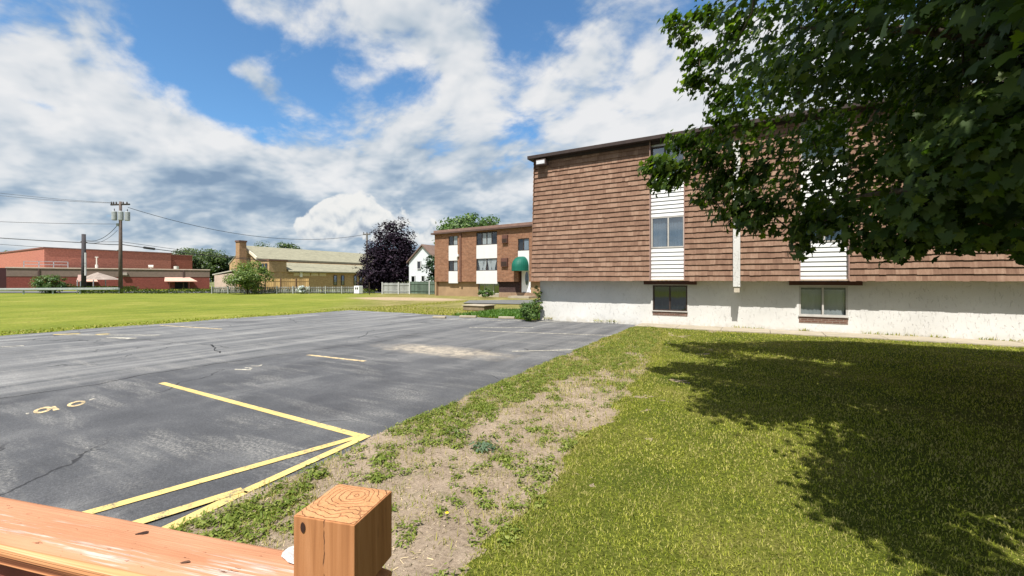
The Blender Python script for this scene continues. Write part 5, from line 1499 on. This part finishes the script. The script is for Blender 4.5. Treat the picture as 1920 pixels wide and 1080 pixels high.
weed('weed', 'small round green weed near the dandelion', 860, 958, 60, .045, M_WEED, 7)
weed('weed', 'green weed tuft beside the foot of the post', 758, 1030, 80, .05, M_WEED, 8)
weed('weed', 'flat green weed patch at the lawn edge near the dandelion', 910, 955, 80, .06, M_WEED, 9)

# ================================================================ SKY, SUN, CAMERA
world = bpy.data.worlds.new("World"); SC.world = world; world.use_nodes = True
wt = world.node_tree; wt.nodes.clear(); N = NT(wt)
sky = N.n('ShaderNodeTexSky'); sky.sky_type = 'NISHITA'; sky.sun_disc = False
sky.sun_elevation = SUN_EL; sky.sun_rotation = math.pi - SUN_AZ; sky.altitude = 100; sky.air_density = 1.0; sky.dust_density = .6; sky.ozone_density = 2.0
STR = .12
d_ = N.coord('Generated')
sp3 = N.n('ShaderNodeSeparateXYZ', {0: d_})
zc_n = N.v('DOT_PRODUCT', d_, (-.5, S3, 0)); xc_n = N.v('DOT_PRODUCT', d_, (S3, .5, 0))
az_n = N.m('ARCTAN2', xc_n, zc_n); el_n = N.m('ARCSINE', sp3.outputs[2])
def aze(px, py):
    a = math.atan((px - CX) / FPX); e = math.atan((HY - py) / math.hypot(FPX, px - CX)); return a, e
def gauss(px, py, rx, ry, rot=0.0):
    a, e = aze(px, py); k = math.hypot(FPX, px - CX)
    sx = rx / (k * k / FPX); sy = ry / k
    da = N.m('SUBTRACT', az_n, a); de = N.m('SUBTRACT', el_n, e)
    if rot:
        c, s = math.cos(R(rot)), math.sin(R(rot))
        u = N.m('ADD', N.m('MULTIPLY', da, c), N.m('MULTIPLY', de, s)); v = N.m('SUBTRACT', N.m('MULTIPLY', de, c), N.m('MULTIPLY', da, s))
        da, de = u, v
    q = N.m('ADD', N.m('POWER', N.m('ABSOLUTE', N.m('DIVIDE', da, sx)), 2.0), N.m('POWER', N.m('ABSOLUTE', N.m('DIVIDE', de, sy)), 2.0))
    return N.m('EXPONENT', N.m('MULTIPLY', q, -1.0))
def total(lst):
    t = None
    for (px, py, rx, ry, rot, amp) in lst:
        g = N.m('MULTIPLY', gauss(px, py, rx, ry, rot), amp)
        t = g if t is None else N.m('ADD', t, g)
    return t
def planar(zoff):
    zz = N.m('ADD', N.m('MAXIMUM', sp3.outputs[2], 0.0), .30 + zoff)
    return N.n('ShaderNodeCombineXYZ', {0: N.m('DIVIDE', sp3.outputs[0], zz), 1: N.m('DIVIDE', sp3.outputs[1], zz), 2: 0.0}).outputs[0]
def cloudfield(p, det):
    a = N.noise(N.map(p, (1, 1, 1), (0, 0, 0), (3.7, 1.2, 0)), 1.7, det, .57, .3)
    b = N.noise(N.map(p, (1, 1.25, 1), (0, 0, R(35)), (8.1, 4.4, 0)), 4.6, max(1, det - 1), .6, .25)
    return N.m('ADD', N.m('MULTIPLY', a, .66), N.m('MULTIPLY', b, .34))
p0 = planar(0.0); p1 = planar(.06)
f0 = cloudfield(p0, 9); fl0 = cloudfield(p0, 4.5); fl1 = cloudfield(p1, 4.5)
cover = total([(350, 20, 90, 100, 0, -.40), (430, 110, 130, 80, -20, -.32), (610, 130, 200, 55, 0, -.26), (440, 215, 90, 40, -25, -.30), (740, 165, 90, 35, 10, -.20), (960, 90, 45, 55, -30, -.22), (985, 235, 45, 30, 0, -.22), (70, 195, 95, 14, -14, -.24), (120, 80, 140, 80, 0, .22), (200, 20, 60, 50, 0, .12), (455, 125, 45, 40, -40, .30), (510, 170, 55, 30, -25, .24), (345, 100, 35, 16, 0, .22), (560, 50, 40, 30, 0, .12), (690, 150, 40, 14, 20, .14), (1000, 10, 60, 40, 0, -.10),
               (1120, 150, 200, 120, 0, .22), (790, 35, 160, 55, -12, .20), (870, 120, 60, 60, 0, .20), (490, 160, 60, 40, -20, .12), (130, 150, 170, 40, -12, .15)])
lowc = N.m('MULTIPLY', N.smooth(el_n, .36, .16), .35)
dens = N.smooth(N.m('ADD', N.m('ADD', N.m('ADD', N.m('MULTIPLY', N.m('SUBTRACT', f0, .5), 2.1), .16), lowc), N.m('MULTIPLY', cover, .88)), -.02, .24)
relief = N.m('MULTIPLY', N.m('SUBTRACT', fl0, fl1), 3.0)
tone = total([(430, 340, 220, 60, -8, -.20), (420, 455, 330, 45, 0, -.22), (610, 375, 190, 60, 0, -.20), (880, 340, 120, 50, 0, -.08), (900, 380, 140, 60, 0, -.14), (720, 330, 160, 50, 0, -.08), (80, 300, 150, 60, 0, -.10), (200, 150, 220, 50, -12, .16), (640, 235, 140, 45, -10, .20), (470, 270, 110, 30, -20, .14), (1150, 160, 230, 140, 0, .16), (150, 320, 230, 90, 0, .17), (300, 290, 120, 60, 0, .10), (880, 200, 90, 110, 0, .10), (1290, 220, 160, 90, 0, .16), (250, 400, 60, 30, 0, .16), (400, 430, 50, 30, 0, .12)])
br = N.m('ADD', N.m('ADD', N.m('ADD', N.m('MULTIPLY', N.m('SUBTRACT', fl0, .5), .85), relief), tone), .63)
ccol = N.ramp(br, [(.0, (.27, .38, .53)), (.3, (.42, .53, .66)), (.52, (.63, .71, .79)), (.75, (.86, .89, .92)), (1, (1.0, 1.0, 1.0))])
# towering white cumulus low over the horizon
bn = N.n('ShaderNodeTexNoise', {'Vector': d_, 'Scale': 21, 'Detail': 5, 'Roughness': .46, 'Distortion': .2}).outputs[0]
d_up = N.v('ADD', d_, (0, 0, .012))
bn2 = N.n('ShaderNodeTexNoise', {'Vector': d_up, 'Scale': 21, 'Detail': 5, 'Roughness': .46, 'Distortion': .2}).outputs[0]
cum_s = total([(645, 408, 62, 44, 0, 1.1), (585, 425, 60, 28, 0, .8), (700, 415, 60, 36, 0, .85), (800, 440, 34, 34, 0, 1.0), (770, 455, 60, 18, 0, .4), (612, 448, 26, 9, 0, .7)])
basecut = N.smooth(el_n, aze(640, 462)[1], aze(640, 448)[1])
cm = N.m('MULTIPLY', N.smooth(N.m('ADD', cum_s, N.m('MULTIPLY', N.m('SUBTRACT', bn, .5), 2.0)), .50, .68), basecut)
cb2 = N.m('ADD', N.m('ADD', N.m('MULTIPLY', N.m('SUBTRACT', bn, bn2), 3.2), N.m('MULTIPLY', N.m('SUBTRACT', el_n, aze(640, 440)[1]), 5.0)), .56)
cumc = N.ramp(cb2, [(.0, (.42, .50, .60)), (.35, (.66, .72, .78)), (.65, (.86, .885, .89)), (.95, (.97, .97, .95))])
lum = N.v('SCALE', ccol); lum = N.n('ShaderNodeVectorMath', {0: ccol, 'Scale': .53 / STR}, operation='SCALE').outputs[0]
lumc = N.n('ShaderNodeVectorMath', {0: cumc, 'Scale': .56 / STR}, operation='SCALE').outputs[0]
skyc = N.mix(1.0, sky.outputs[0], (.56, .82, 0.95), 'MULTIPLY')
c1 = N.mix(N.m('MULTIPLY', dens, .96), skyc, lum)
c2 = N.mix(N.m('MULTIPLY', cm, .97), c1, lumc)
below = N.smooth(sp3.outputs[2], -.02, -.10)
c3 = N.mix(below, c2, (1.0, 1.05, .9))
bg = N.n('ShaderNodeBackground', {'Color': c3, 'Strength': STR})
ow = N.n('ShaderNodeOutputWorld'); wt.links.new(bg.outputs[0], ow.inputs[0])

sun = bpy.data.lights.new('sun', 'SUN'); sun.energy = 5.0; sun.angle = R(.53); sun.color = (1.0, .955, .88)
so = bpy.data.objects.new('sun', sun); COL.objects.link(so)
so.rotation_euler = Vector(tuple(-sdir)).to_track_quat('-Z', 'Y').to_euler(); so.location = (0, -30, 60)

cam = bpy.data.cameras.new('camera'); co = bpy.data.objects.new('camera', cam); COL.objects.link(co)
cam.sensor_width = 36; cam.lens = 36 * FPX / 1920; cam.clip_start = .05; cam.clip_end = 3000
cam.shift_y = -(540 - HY) / 1920
co.location = (0, 0, EYE); co.rotation_euler = (R(90), 0, R(30))
SC.camera = co
SC.view_settings.view_transform = 'Standard'; SC.view_settings.look = 'None'; SC.view_settings.exposure = 0.70; SC.view_settings.gamma = 1
SC.cycles.max_bounces = 8; SC.cycles.transparent_max_bounces = 12
